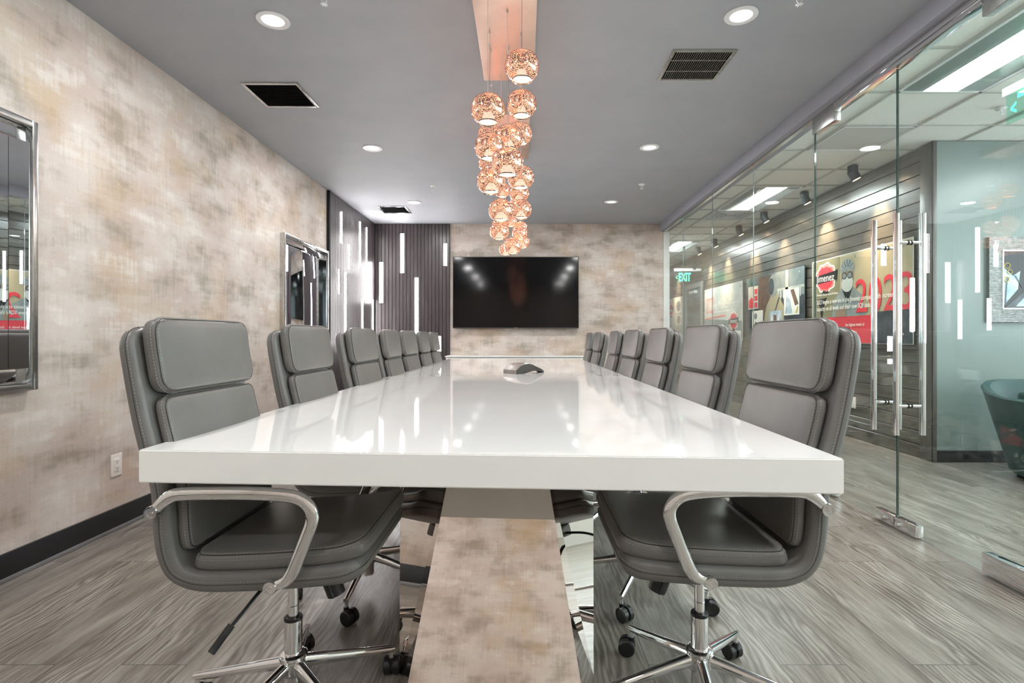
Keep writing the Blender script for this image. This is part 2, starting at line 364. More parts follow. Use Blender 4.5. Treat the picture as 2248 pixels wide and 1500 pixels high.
# door in shiplap wall
d = empty('door_1', (WX, (DY0+DY1)/2, 0)); struct(d, 'grey steel door set into the shiplap wall', 'door')
hw = (DY1-DY0)/2
MB().box(0.01, 0.05, -hw, hw, 0, 1.97, 0.002).build('door_leaf', M['steel_door'], d)
MB().box(-0.02, 0.08, -hw-0.09, -hw, 0, 2.06).box(-0.02, 0.08, hw, hw+0.09, 0, 2.06).box(-0.02, 0.08, -hw, hw, 1.97, 2.06).build('door_frame', noisy(mat('door_frame_paint', rough=0.4), (150, 152, 146), (160, 162, 156), 5), d)
MB().box(-0.055, 0.01, -0.20, 0.14, 1.86, 1.92, 0.006).build('door_closer', M['white_metal'], d)
MB().cyl((-0.05, -hw+0.07, 1.0), (0.01, -hw+0.07, 1.0), 0.022).cyl((-0.05, -hw+0.07, 1.0), (-0.05, -hw+0.18, 1.0), 0.01).build('door_handle', M['brushed'], d)

# corridor ceiling: tiles + grid with troffers
b = MB(); b.box(GX+0.09, 6.2, YR, YE, H+0.012, H+0.06)
o = b.build('ceiling_corridor', M['tile']); struct(o, 'white acoustic tile ceiling of corridor and lobby', 'ceiling')
g = MB(); TX, TY, X0, Yg = 0.575, 0.54, 2.415, 3.51
k = -1
while X0+k*TX < 6.15:
    x = X0+k*TX
    if x > GX+0.1: g.box(x-0.009, x+0.009, YR, YE if x < WX else YM, H, H+0.013)
    k += 1
for k in range(-10, 19):
    y = Yg+k*TY
    g.box(GX+0.09, WX if y > YM else 6.15, y-0.009, y+0.009, H+0.001, H+0.0125)
o = g.build('ceiling_grid', M['grid']); struct(o, 'thin metal grid between the ceiling tiles', 'ceiling')

def area(name, parent, loc, sx, sy, power, col, rot=(0, 0, 0), shape='RECTANGLE'):
    l = bpy.data.lights.new(name, 'AREA'); l.shape = shape; l.size = sx; l.size_y = sy; l.energy = power; l.color = col
    o = bpy.data.objects.new(name, l); C.objects.link(o); o.parent = parent; o.location = loc; o.rotation_euler = rot; return o
tro = [(2.43, 3.51, 'nearest long troffer light in the tile ceiling, above the glass doors'),
       (5.67, 6.75, 'middle troffer light in the corridor tile ceiling'),
       (8.91, 9.99, 'farthest troffer light in the corridor tile ceiling')]
tro += [(-0.81, 0.27, 'troffer light in the corridor ceiling level with the camera')]
for (y0, y1, lab) in tro:
    t = empty('ceiling_troffer', (X0+TX/2, (y0+y1)/2, H)); tag(t, lab, 'ceiling light', 'troffer lights in the corridor ceiling')
    a, c = TX/2-0.012, (y1-y0)/2-0.012
    fr = MB().box(-a, -a+0.02, -c, c, -0.006, 0.01).box(a-0.02, a, -c, c, -0.006, 0.01).box(-a, a, -c, -c+0.02, -0.006, 0.01).box(-a, a, c-0.02, c, -0.006, 0.01).build('troffer_frame', M['white_metal'], t)
    MB().prism([(-a+0.02, 0.0), (-0.11, -0.002), (-0.11, 0.008), (-a+0.02, 0.008)], -c+0.02, c-0.02, Matrix.Rotation(PI/2, 4, 'X')).prism([(0.11, -0.002), (a-0.02, 0.0), (a-0.02, 0.008), (0.11, 0.008)], -c+0.02, c-0.02, Matrix.Rotation(PI/2, 4, 'X')).build('reflector', M['mint'], t)
    MB().box(-0.11, 0.11, -c+0.02, c-0.02, -0.004, 0.008, 0.003).build('lens', M['troffer'], t)
    area('lamp', t, (0, 0, -0.02), 0.4, y1-y0-0.1, TROFF_W, (0.93, 1.0, 0.985))
# lobby lamps out in the hall to the right
for (x, y, lab) in ((4.72, 2.97, 'troffer light in the lobby ceiling right of the framed picture'), (4.72, -0.27, 'troffer light in the lobby ceiling at the near end')):
    t = empty('ceiling_troffer', (x, y, H)); tag(t, lab, 'ceiling light', 'troffer lights in the corridor ceiling')
    MB().box(-0.28, 0.28, -0.53, 0.53, -0.005, 0.008, 0.002).build('troffer_frame', M['white_metal'], t)
    MB().box(-0.2, 0.2, -0.5, 0.5, -0.009, -0.004, 0.002).build('lens', M['troffer'], t)
    area('lamp', t, (0, 0, -0.025), 0.4, 1.0, TROFF_W, (0.93, 1.0, 0.985))

# ------------------------------------------------------------------ dark slatted panels in the corner
YS0 = lw_y(717)
b = MB(); pitch = 0.0505
b.box(0.0, 0.012, YS0, 7.56, 0, H-0.002)
n = int((7.53-YS0-0.04)/pitch)
for i in range(n):
    y = YS0+0.045+i*pitch
    b.box(0.012, 0.028, y+0.002, y+pitch-0.003, 0, H-0.002, 0.0025, 1)
o = b.build('wall_panel_side', M['slat'], mw=LW0); struct(o, 'dark vertical slat panelling on the left wall', 'wall')
o = MB().box(0.0, 0.032, YS0, YS0+0.04, 0, H-0.002, 0.002).build('trim_7', M['slat_back'], mw=LW0); struct(o, 'black edge board of the slat panelling', 'trim')
XB0, XB1 = -2.09, atY(988, 0, YB).x
b = MB(); b.box(XB0, XB1, YB-0.012, YB-0.0, 0, H-0.002)
n = int((XB1-XB0)/pitch)
for i in range(n):
    x = XB1-(i+1)*pitch
    b.box(x+0.002, x+pitch-0.003, YB-0.028, YB-0.012, 0, H-0.002, 0.0025, 1)
o = b.build('wall_panel_back', M['slat'] , None); struct(o, 'dark vertical slat panelling on the back wall', 'wall')
# LED strips
side = [(744, 464.8, 534.6, 'topmost, nearest the black edge board'), (761, 536.8, 591, 'short one in the middle left'), (785.6, 486.6, 585.8, 'long upper one'),
        (800, 499, 642.4, 'longest upper one near the corner'), (737.6, 590.6, 646, 'lower short one nearest the mirror'), (753, 597.6, 742, 'long low one above the third chair'),
        (791, 654.6, 745, 'low one right of centre'), (813.8, 658, 745, 'low one closest to the corner')]
for px, y0, y1, lab in side:
    yy = lw_y(px); z1, z0 = lw_z(px, y0), lw_z(px, y1)
    t = empty('led_strip', mw=LW0 @ Matrix.Translation((0.028, yy, z0))); tag(t, 'glowing vertical LED strip on the left slat wall, ' + lab, 'LED strip', 'LED strips in the slat panelling')
    MB().box(-0.004, 0.0015, -0.027, 0.027, 0, z1-z0, 0.0005).build('channel', M['black_plastic'], t)
    MB().box(-0.003, 0.004, -0.022, 0.022, 0.003, z1-z0-0.003, 0.001).build('diffuser', M['led'], t)
backs = [(836.8, 575.8, 665.6, 'leftmost, beside the corner'), (883.2, 512.8, 600, 'high one second from the corner'), (977.6, 535, 584, 'short high one beside the television'),
         (914.6, 609.8, 760, 'tall low one left of the television'), (963.8, 738, 772, 'short lowest one just above the sideboard')]
for px, y0, y1, lab in backs:
    Yl = YB-0.028; p1, p0 = atY(px, y0, Yl), atY(px, y1, Yl)
    t = empty('led_strip', (p0.x, Yl, p0.z)); tag(t, 'glowing vertical LED strip on the back slat wall, ' + lab, 'LED strip', 'LED strips in the slat panelling')
    h = p1.z-p0.z
    MB().box(-0.029, 0.029, -0.0015, 0.004, 0, h, 0.0005).build('channel', M['black_plastic'], t)
    MB().box(-0.025, 0.025, -0.004, 0.003, 0.003, h-0.003, 0.001).build('diffuser', M['led'], t)

# ------------------------------------------------------------------ television, sideboard
p0, p1 = atY(994, 721, 7.5), atY(1270.5, 564, 7.5)
t = empty('television', mw=FACE_S(Vector(((p0.x+p1.x)/2, 7.5, (p0.z+p1.z)/2)))); tag(t, 'large black flat screen television on the back wall', 'television')
a, c = (p1.x-p0.x)/2, (p1.z-p0.z)/2
MB().box(-a, a, -c, c, -0.045, -0.002, 0.004).build('housing', M['black_plastic'], t)
MB().box(-a, a, -c, -c+0.014, -0.004, 0.004, 0.001).box(-a, a, c-0.009, c, -0.004, 0.004, 0.001).box(-a, -a+0.009, -c, c, -0.004, 0.004, 0.001).box(a-0.009, a, -c, c, -0.004, 0.004, 0.001).build('bezel', M['black_plastic'], t)
MB().box(-a+0.008, a-0.008, -c+0.013, c-0.008, -0.003, 0.001).build('screen', M['screen'], t)
MB().box(-0.3, 0.3, -0.2, 0.2, -0.076, -0.045).build('wall_bracket', M['black_plastic'], t)
MB().box(-0.022, 0.022, -c+0.004, -c+0.009, 0.004, 0.0045).build('badge', M['brushed'], t)
sx0, sx1, sy = -1.045, 0.876, 7.2
t = empty('sideboard', ((sx0+sx1)/2, sy+0.19, 0)); tag(t, 'low white sideboard against the back wall behind the table', 'sideboard')
hx = (sx1-sx0)/2
MB().box(-hx, hx, -0.19, 0.185, 0.745, 0.764, 0.002).build('top', M['lacquer'], t)
MB().box(-hx+0.01, hx-0.01, -0.165, 0.185, 0.08, 0.741).build('body', M['lacquer'], t)
MB().box(-hx+0.04, hx-0.04, -0.13, 0.16, 0.0, 0.08).build('plinth', M['base_black'], t)
for i in range(4):
    x0 = -hx+0.01+i*(2*hx-0.02)/4; x1 = x0+(2*hx-0.02)/4
    dd = MB().box(x0+0.0025, x1-0.0025, -0.186, -0.166, 0.085, 0.736, 0.002).build('door', M['lacquer'], t)
    hxp = x1-0.04 if i % 2 == 0 else x0+0.04
    MB().cyl((hxp, -0.21, 0.55), (hxp, -0.21, 0.68), 0.005, n=10).cyl((hxp, -0.21, 0.56), (hxp, -0.185, 0.56), 0.004, n=8).cyl((hxp, -0.21, 0.67), (hxp, -0.185, 0.67), 0.004, n=8).build('handle', M['brushed'], dd)

# ------------------------------------------------------------------ table
ZT, TH = 0.774, 0.072
XL, XR, YL, YRt, YTE = -0.838, 0.648, 1.1705, 1.083, 6.05
t = empty('conference_table', ((XL+XR)/2, 3.6, 0)); tag(t, 'long white glossy slab-topped conference table on mirrored pedestals', 'table')
ox, oy = (XL+XR)/2, 3.6
b = MB().prism([(XL-ox, YL-oy), (XR-ox, YRt-oy), (XR-ox, YTE-oy), (XL-ox, YTE-oy)], ZT-TH, ZT)
bmesh.ops.bevel(b.bm, geom=b.bm.edges[:], offset=0.0025, segments=2, affect='EDGES')
b.build('tabletop', M['quartz'], t)
def pedestal(y_near, y_far, name):
    # bottom / top outlines (facetted near end, mirrored far end); local to table
    tp = 0.404; zt = ZT-TH
    b = MB(); bm = b.bm
    def V(x, y, z): return bm.verts.new((x-ox, y-oy, z))
    A0, B0 = V(-0.323, y_near, 0.0), V(0.170, y_near, 0.0)
    A1, B1 = V(-0.210, y_near+tp*zt, zt), V(0.059, y_near+tp*zt, zt)
    L0, L1 = V(-0.372, y_near+0.22, 0.0), V(-0.413, y_near+0.41, zt)
    R0, R1 = V(0.213, y_near+0.22, 0.0), V(0.237, y_near+0.41, zt)
    C0, D0 = V(-0.323, y_far, 0.0), V(0.170, y_far, 0.0)
    C1, D1 = V(-0.210, y_far-tp*zt, zt), V(0.059, y_far-tp*zt, zt)
    l0, l1 = V(-0.372, y_far-0.22, 0.0), V(-0.413, y_far-0.41, zt)
    r0, r1 = V(0.213, y_far-0.22, 0.0), V(0.237, y_far-0.41, zt)
    f = bm.faces.new
    f((A0, B0, B1, A1)); f((C0, C1, D1, D0))
    f((A0, A1, L0)); f((A1, L1, L0)); f((B0, R0, B1)); f((B1, R0, R1))
    f((C0, l0, C1)); f((C1, l0, l1)); f((D0, D1, r0)); f((D1, r1, r0))
    f((L0, L1, l1)); f((L0, l1, l0)); f((R0, r1, R1)); f((R0, r0, r1))
    f((A0, L0, l0, C0, D0, r0, R0, B0)); f((A1, B1, R1, r1, D1, C1, l1, L1))
    return b.build(name, M['mirror'], t, smooth=0)
pedestal(1.40, 3.1, 'pedestal'); pedestal(4.05, 5.75, 'pedestal')

# conference phone
ph = empty('conference_phone', (0.018, 3.68, ZT), math.radians(36)); tag(ph, 'grey arched conference phone standing on the white table', 'phone')
def arch(y, w):      # profile in x,z at depth y
    return [(-0.136, 0.0), (-0.136, 0.026), (-0.098, 0.056), (-0.062, 0.067), (-0.03, 0.069), (0.0, 0.063), (0.06, 0.042), (0.11, 0.026), (0.138, 0.013), (0.143, 0.0),
            (0.130, 0.0), (0.11, 0.008), (0.05, 0.017), (0.0, 0.016), (-0.045, 0.006), (-0.07, 0.0)]
def arch_prism(y0, y1, sh, grow, name, m, par):
    pf = arch(0, 0); b = MB()
    cx = sum(p[0] for p in pf)/len(pf); cz = 0.028
    def ring(y, k, gr): return [b.bm.verts.new((cx+(p[0]-cx)*gr, y*(1.0 if p[0] < 0 else 1.0-4.6*p[0]), max(0.0, cz+(p[1]-cz)*gr))) for p in pf]
    rs = [ring(y0, sh, grow-0.03), ring(y0*0.94, sh, grow), ring(y1*0.94, sh, grow), ring(y1, sh, grow-0.03)]
    for r0, r1 in zip(rs, rs[1:]):
        for i in range(len(pf)): b.bm.faces.new((r0[i], r0[(i+1) % len(pf)], r1[(i+1) % len(pf)], r1[i]))
    b.bm.faces.new(rs[0]); b.bm.faces.new(rs[-1][::-1])
    return b.build(name, m, par, smooth=40)
body = arch_prism(-0.075, 0.075, 0, 1.0, 'body', M['phone'], ph)
fp = arch(0, 0)
MB().prism([(p[0]*0.96, max(0.002, p[1]*0.94)) for p in fp[::-1]], -0.0, 0.001, Matrix.Translation((0, -0.0755, 0)) @ Matrix.Rotation(PI/2, 4, 'X')).build('side_grille', M['phone_dark'], ph)
for v in ph.children[-1].data.vertices:
    if v.co.x > 0: v.co.y *= 1-4.6*v.co.x      # follows the taper of the body
MB().box(-0.052, -0.034, -0.028, 0.028, 0.0655, 0.0692, 0.001).build('display', M['screen'], ph)
MB().tube([(p[0]*1.0, -0.0765*(1.0 if p[0] < 0 else 1-4.6*p[0]), p[1]+0.0005) for p in fp[1:9]], 0.0013, n=8).build('rim', M['chrome'], ph)
MB().cyl((-0.1145, -0.0, 0.0425), (-0.1155, 0.0, 0.0437), 0.006, n=14).build('status_button', M['white_metal'], ph)

# ------------------------------------------------------------------ chair
def catmull(pts, per=8):
    pts = [Vector(p) for p in pts]; out = []
    for i in range(len(pts)-1):
        p0 = pts[i-1] if i else pts[0]*2-pts[1]; p1, p2 = pts[i], pts[i+1]
        p3 = pts[i+2] if i+2 < len(pts) else pts[-1]*2-pts[-2]
        for k in range(per):
            s = k/per
            out.append(0.5*((2*p1)+(-p0+p2)*s+(2*p0-5*p1+4*p2-p3)*s*s+(-p0+3*p1-3*p2+p3)*s**3))
    out.append(pts[-1]); return out
prof = [(-0.313, 1.041), (-0.304, 0.965), (-0.282, 0.84), (-0.262, 0.755), (-0.236, 0.665), (-0.229, 0.56), (-0.217, 0.498), (-0.193, 0.458), (-0.153, 0.436), (-0.10, 0.428),
        (0.013, 0.431), (0.12, 0.438), (0.205, 0.447), (0.262, 0.462)]
PP = catmull([(p[0], 0, p[1]) for p in prof], 10)
SS = [0.0]
for a, b_ in zip(PP, PP[1:]): SS.append(SS[-1]+(b_-a).length)
SL = SS[-1]
def path(s):
    if s <= 0: d = (PP[1]-PP[0]).normalized(); return PP[0]+d*s, d
    if s >= SL: d = (PP[-1]-PP[-2]).normalized(); return PP[-1]+d*(s-SL), d
    lo, hi = 0, len(SS)-1
    while hi-lo > 1:
        m_ = (lo+hi)//2
        if SS[m_] <= s: lo = m_
        else: hi = m_
    f_ = (s-SS[lo])/(SS[hi]-SS[lo])
    e = 0.012
    def pt(q):
        q = min(max(q, 0), SL); l, h_ = 0, len(SS)-1
        while h_-l > 1:
            m2 = (l+h_)//2
            if SS[m2] <= q: l = m2
            else: h_ = m2
        g_ = (q-SS[l])/(SS[h_]-SS[l]); return PP[l].lerp(PP[h_], g_)
    return PP[lo].lerp(PP[hi], f_), (pt(s+e)-pt(s-e)).normalized()
def s_of_z(z):
    for i in range(len(PP)-1):
        if PP[i].z >= z >= PP[i+1].z: return SS[i]+(SS[i+1]-SS[i])*(PP[i].z-z)/max(1e-9, PP[i].z-PP[i+1].z)
    return -(z-PP[0].z)
def s_of_x(x):
    for i in range(len(PP)-1, 0, -1):
        if PP[i-1].x <= x <= PP[i].x: return SS[i-1]+(SS[i]-SS[i-1])*(x-PP[i-1].x)/(PP[i].x-PP[i-1].x)
    return SL+(x-PP[-1].x)
def place(s, u, n):
    p, d = path(s); nrm = Vector((-d.z, 0, d.x)).normalized()     # to the sitter's side
    if nrm.x < 0 and nrm.z <= 0.2: nrm = -nrm
    return p+nrm*n+Vector((0, u, 0))
def gridvals(n, half, er):
    inner = [-1+2*i/n for i in range(n+1)]
    k = [0, 0.04, 0.12, 0.25, 0.45, 0.7, 1.0]
    e = [er*q/half for q in k]
    vals = [-1+q for q in e]+[v*(1-e[-1]) for v in inner[1:-1]]+[1-q for q in e[::-1]]
    return vals
def cushion(s0, s1, w, n0, t, r, er, crown, ns=14, nu=10, tfun=None):
    hs, hw = (s1-s0)/2, w/2; sc_, b = (s0+s1)/2, MB()
    A, B = gridvals(ns, hs, er), gridvals(nu, hw, er)
    top, bot = {}, {}
    for i, a in enumerate(A):
        for j, bb in enumerate(B):
            x, y = a*hs, bb*hw
            qx, qy = (abs(x)-(hs-r))/r, (abs(y)-(hw-r))/r
            e = min(hs-abs(x), hw-abs(y))
            if qx > 0 and qy > 0:
                m_ = max(qx, qy); L = math.hypot(qx, qy); k = m_/L if L else 1
                x = math.copysign(hs-r+qx*k*r, x); y = math.copysign(hw-r+qy*k*r, y); e = r*(1-m_)
            f_ = math.sqrt(max(0, 1-(1-min(1, e/er))**2))
            cr = crown*(1-(x/hs)**2)*(1-(y/hw)**2)
            tt = t*(tfun((x+hs)/(2*hs)) if tfun else 1.0)
            tm = tt*0.5
            border = i in (0, len(A)-1) or j in (0, len(B)-1)
            vt = b.bm.verts.new(place(sc_+x, y, n0+tm+(tt-tm)*f_+cr))
            top[i, j] = vt
            bot[i, j] = vt if border else b.bm.verts.new(place(sc_+x, y, n0+tm-tm*f_))
    for i in range(len(A)-1):
        for j in range(len(B)-1):
            b.bm.faces.new((top[i, j], top[i+1, j], top[i+1, j+1], top[i, j+1]))
            q = (bot[i, j], bot[i, j+1], bot[i+1, j+1], bot[i+1, j])
            if len(set(q)) == 4 and set(q) != {top[i, j], top[i+1, j], top[i+1, j+1], top[i, j+1]}: b.bm.faces.new(q)
    return b
def ring_pts(s0, s1, w, r, inset, n, step=0.004):
    hs, hw = (s1-s0)/2-inset, w/2-inset; r = max(0.004, r-inset); out = []
    def seg(p, q):
        L = math.hypot(q[0]-p[0], q[1]-p[1]); k = max(1, int(L/step))
        for i in range(k): out.append((p[0]+(q[0]-p[0])*i/k, p[1]+(q[1]-p[1])*i/k))
    def arc(cx, cy, a0):
        k = max(3, int(r*PI/2/step))
        for i in range(k): out.append((cx+r*math.cos(a0+PI/2*i/k), cy+r*math.sin(a0+PI/2*i/k)))
    seg((hs, -hw+r), (hs, hw-r)); arc(hs-r, hw-r, 0)
    seg((hs-r, hw), (-hs+r, hw)); arc(-hs+r, hw-r, PI/2)
    seg((-hs, hw-r), (-hs, -hw+r)); arc(-hs+r, -hw+r, PI)
    seg((-hs+r, -hw), (hs-r, -hw)); arc(hs-r, -hw+r, 3*PI/2)
    c_ = (s0+s1)/2
    return [place(c_+x, y, n) for x, y in out]
def dashes(b, pts, every=2, rad=0.0008, frac=0.62):
    m_ = len(pts)
    for i in range(0, m_, every):
        p, q = pts[i], pts[(i+every) % m_]
        q = p.lerp(q, frac); d = q-p
        if d.length < 1e-4: continue
        b.cyl(p, q, rad, n=4, cap=True)
W = 0.47
def make_chair():
    root = empty('office_chair')
    tt = lambda f_: 0.9+0.25*min(1, f_*1.5)
    sh = cushion(0.0, SL, W, 0.0, 0.042, 0.05, 0.016, 0.0, 60, 12, tt).build('shell', M['leather'], root, smooth=60)
    b = MB(); dashes(b, ring_pts(0, SL, W, 0.05, -0.0004, 0.028), 2)
    b.build('stitching', M['stitch'], sh, smooth=0)
    b = MB(); r_ = ring_pts(0, SL, W, 0.05, 0.0005, 0.022, 0.008); b.tube(r_+[r_[0]], 0.0011, n=5)
    b.build('seam', M['seam'], sh)
    su0, su1 = s_of_z(1.060), s_of_z(0.872)
    sl0, sl1 = s_of_z(0.868), s_of_z(0.494)
    ss0, ss1 = s_of_x(-0.172), s_of_x(0.280)
    def pad(name, s0, s1, w, n0, t, r, crown, ns, tf=None):
        p = cushion(s0, s1, w, n0, t, r, 0.014, crown, ns, 12, tf).build(name, M['leather'], root, smooth=60)
        nt_ = (lambda k: n0+t*k)
        b = MB(); dashes(b, ring_pts(s0, s1, w, r, -0.0003, nt_(0.68)), 2); dashes(b, ring_pts(s0, s1, w, r, 0.009, nt_(0.985)), 2)
        b.build('stitching', M['stitch'], p, smooth=0)
        q = ring_pts(s0, s1, w, r, 0.0045, nt_(0.93), 0.008); MB().tube(q+[q[0]], 0.0011, n=5).build('seam', M['seam'], p)
    pad('upper_back_pad', su0, su1, W-0.042, 0.043, 0.038, 0.042, 0.010, 12)
    pad('lower_back_pad', sl0, sl1, W-0.05, 0.044, 0.030, 0.03, 0.008, 20)
    pad('seat_pad', ss0, ss1, W-0.02, 0.046, 0.042, 0.04, 0.013, 20)
    # armrests
    ap = [(-0.209, 0.624), (-0.190, 0.644), (-0.168, 0.660), (-0.140, 0.666), (-0.06, 0.668), (0.02, 0.668), (0.09, 0.664), (0.128, 0.655), (0.150, 0.632), (0.152, 0.604), (0.138, 0.565), (0.122, 0.524), (0.106, 0.487), (0.088, 0.466), (0.058, 0.455)]
    for sgn in (-1, 1):
        ya = sgn*(W/2+0.016)
        def yo(i): return ya+sgn*0.010*math.sin(PI*i/(len(ap)-1))
        path_ = catmull([(p[0], yo(i), p[1]) for i, p in enumerate(ap)], 5)
        rr = lambda f_: 0.0075+0.0065*min(1, min(f_, 1-f_)*7)
        b = MB().tube(path_, 0.009, lambda f_: 0.011+0.0045*min(1, min(f_, 1-f_)*8), n=16)
        ar = b.build('armrest', M['chrome'], root, smooth=60)
        for (x, z) in ((ap[0][0], ap[0][1]), (ap[-1][0], ap[-1][1])):
            MB().lathe([(0.006, -0.013), (0.0145, -0.013), (0.0155, -0.010), (0.0155, 0.010), (0.0145, 0.0125), (0.0095, 0.0125), (0.009, 0.0105), (0.005, 0.0105), (0.005, 0.0125), (0.0005, 0.0125)], 20).build('bolt', M['chrome'], ar)
            o = ar.children[-1]
            o.matrix_local = Matrix.Translation((x, ya, z)) @ Matrix.Rotation(-sgn*PI/2, 4, 'X')
    # mechanism
    MB().box(-0.09, 0.10, -0.06, 0.06, 0.385, 0.428, 0.008).box(-0.05, 0.05, -0.03, 0.03, 0.36, 0.39, 0.006).build('tilt_mechanism', M['black_plastic'], root)
    kn = MB().cyl((0.085, 0, 0.40), (0.10, 0, 0.365), 0.01)
    kn.cyl((0.095, 0, 0.385), (0.118, 0, 0.318), 0.027, 0.024, n=24)
    for i in range(12):
        a_ = 2*PI*i/12; kn.cyl((0.096, 0.026*math.sin(a_), 0.384+0.0), (0.118, 0.024*math.sin(a_), 0.318), 0.0035, n=6)
    kn.build('tension_knob', M['black_plastic'], root)
    lv = MB().tube(catmull([(-0.02, -0.05, 0.40), (-0.03, -0.12, 0.385), (-0.045, -0.17, 0.36), (-0.062, -0.205, 0.335)], 5), 0.0045, n=8, up=Vector((1, 0, 0))).build('lever', M['black_plastic'], root)
    MB().tube([(-0.060, -0.200, 0.340), (-0.066, -0.208, 0.330), (-0.074, -0.216, 0.318), (-0.082, -0.224, 0.305), (-0.090, -0.232, 0.293)], lambda f_: 0.0065+0.002*math.sin(f_*14), 0.009, n=10).build('lever_grip', M['black_plastic'], lv)
    MB().cyl((0, 0, 0.235), (0, 0, 0.39), 0.0137, n=24).lathe([(0.0139, 0.288), (0.0145, 0.289), (0.0139, 0.290)], 24, caps=False).build('piston', M['chrome'], root)
    sv = MB().lathe([(0.0225, 0.11), (0.0235, 0.12), (0.0235, 0.247), (0.0232, 0.252), (0.0225, 0.252)], 28).build('gas_sleeve', M['chrome'], root)
    MB().lathe([(0.0236, 0.2495), (0.0241, 0.251), (0.0241, 0.256), (0.0225, 0.2585), (0.0145, 0.2585), (0.0142, 0.250)], 28, caps=False).build('sleeve_collar', M['black_plastic'], sv)
    hub = MB().lathe([(0.022, 0.055), (0.0225, 0.10), (0.031, 0.104), (0.0335, 0.110), (0.0335, 0.145), (0.037, 0.149), (0.037, 0.156), (0.033, 0.160), (0.025, 0.161)], 30).build('star_base', M['chrome'], root, smooth=40)
    for i in range(5):
        a_ = 2*PI*i/5; c_, s_ = math.cos(a_), math.sin(a_)
        pts = [Vector((c_*r, s_*r, z)) for r, z in ((0.026, 0.130), (0.08, 0.120), (0.15, 0.106), (0.22, 0.093), (0.272, 0.084), (0.283, 0.083))]
        MB().tube(pts, lambda f_: 0.0145-0.006*f_, lambda f_: 0.019-0.0105*f_, n=16, up=Vector((-s_, c_, 0))).build('base_leg', M['chrome'], hub, smooth=50)
        px_, py_ = c_*0.274, s_*0.274
        ct = random.uniform(0, 2*PI) if i else 1.1
        dx, dy = math.cos(ct), math.sin(ct)
        off = Vector((dx*0.016, dy*0.016, 0)); ax = Vector((-dy, dx, 0)); c0 = Vector((px_, py_, 0.0265))+off
        b = MB()
        for sg in (-1, 1):
            b.cyl(c0+ax*sg*0.004, c0+ax*sg*0.021, 0.0262, n=26); b.cyl(c0+ax*sg*0.021, c0+ax*sg*0.024, 0.0262, 0.022, n=26)
        b.cyl(c0-ax*0.006, c0+ax*0.006, 0.020, n=20); b.cyl((px_, py_, 0.035), (px_, py_, 0.058), 0.009, n=12)
        b.build('caster', M['black_plastic'], hub)
        MB().cyl((px_, py_, 0.052), (px_, py_, 0.085), 0.0068, n=14).build('caster_stem', M['chrome'], hub)
    return root, hub
chair0, hub0 = make_chair()
ords = ['nearest', 'second', 'third', 'fourth', 'fifth', 'sixth', 'farthest']
left = [(-0.627, 1.468, 0.0, 32.4), (-0.630, 2.19, 0.0, -90), (-0.630, 2.92, -1.0, 20), (-0.630, 3.56, 1.0, 50), (-0.630, 4.10, -1.5, 5), (-0.630, 4.72, 0.5, 40), (-0.630, 5.28, 0.0, 64)]
right = [(0.489, 1.489, 0.0, 48.6), (0.489, 2.18, 0.5, -119), (0.486, 2.88, -1.0, 12), (0.489, 3.58, 1.2, 33), (0.489, 4.28, -1.0, 60), (0.487, 5.20, 0.0, 25), (0.489, 5.88, 0.0, 8)]
for side_name, lst, base_rz in (('left', left, 0.0), ('right', right, PI)):
    for i, (x, y, dr, star) in enumerate(lst):
        c_ = chair0 if (side_name == 'left' and i == 0) else copy_tree(chair0)
        c_.location = (x, y, 0); rz = base_rz+math.radians(dr); c_.rotation_euler = (0, 0, rz)
        for ch in children(c_):
            if ch.name.startswith('star_base'): ch.rotation_euler = (0, 0, math.radians(star)-rz)
        w_ = ords[i]+(' from the camera' if 0 < i < 6 else '')
        tag(c_, 'grey padded leather office chair on the %s side of the table, %s' % (side_name, w_), 'chair', 'office chairs along the %s side of the table' % side_name)

# ------------------------------------------------------------------ ceiling fixtures
dl = [(-1.255, 2.70, 'nearest of the left row'), (1.08, 2.66, 'nearest of the right row'), (-1.267, 4.53, 'middle of the left row'), (1.062, 4.51, 'middle of the right row'),
      (-1.282, 6.35, 'farthest of the left row'), (1.04, 6.33, 'farthest of the right row'),
      (-1.25, 0.87, 'above and behind the nearest left chair'), (1.09, 0.87, 'above and behind the nearest right chair'), (-1.25, -0.95, 'at the rear of the left row'), (1.09, -0.95, 'at the rear of the right row')]
for i, (x, y, lab) in enumerate(dl):
    if i == 0:
        d0 = empty('downlight', (x, y, H)); d_ = d0
        MB().lathe([(0.052, 0.0), (0.079, 0.0), (0.080, -0.003), (0.078, -0.006), (0.060, -0.008), (0.055, -0.006), (0.054, -0.003)], 40, caps=False).build('trim_ring', M['white_metal'], d0)
        MB().lathe([(0.0005, -0.0035), (0.056, -0.0035), (0.056, -0.001), (0.0005, -0.001)], 36).build('diffuser', M['down_diff'], d0)
        area('lamp', d0, (0, 0, -0.012), 0.12, 0.12, DOWN_W, (1.0, 0.99, 0.98), shape='DISK')
    else:
        d_ = copy_tree(d0); d_.location = (x, y, H)
    tag(d_, 'round white recessed downlight in the grey ceiling, ' + lab, 'ceiling light', 'recessed downlights in the grey ceiling')
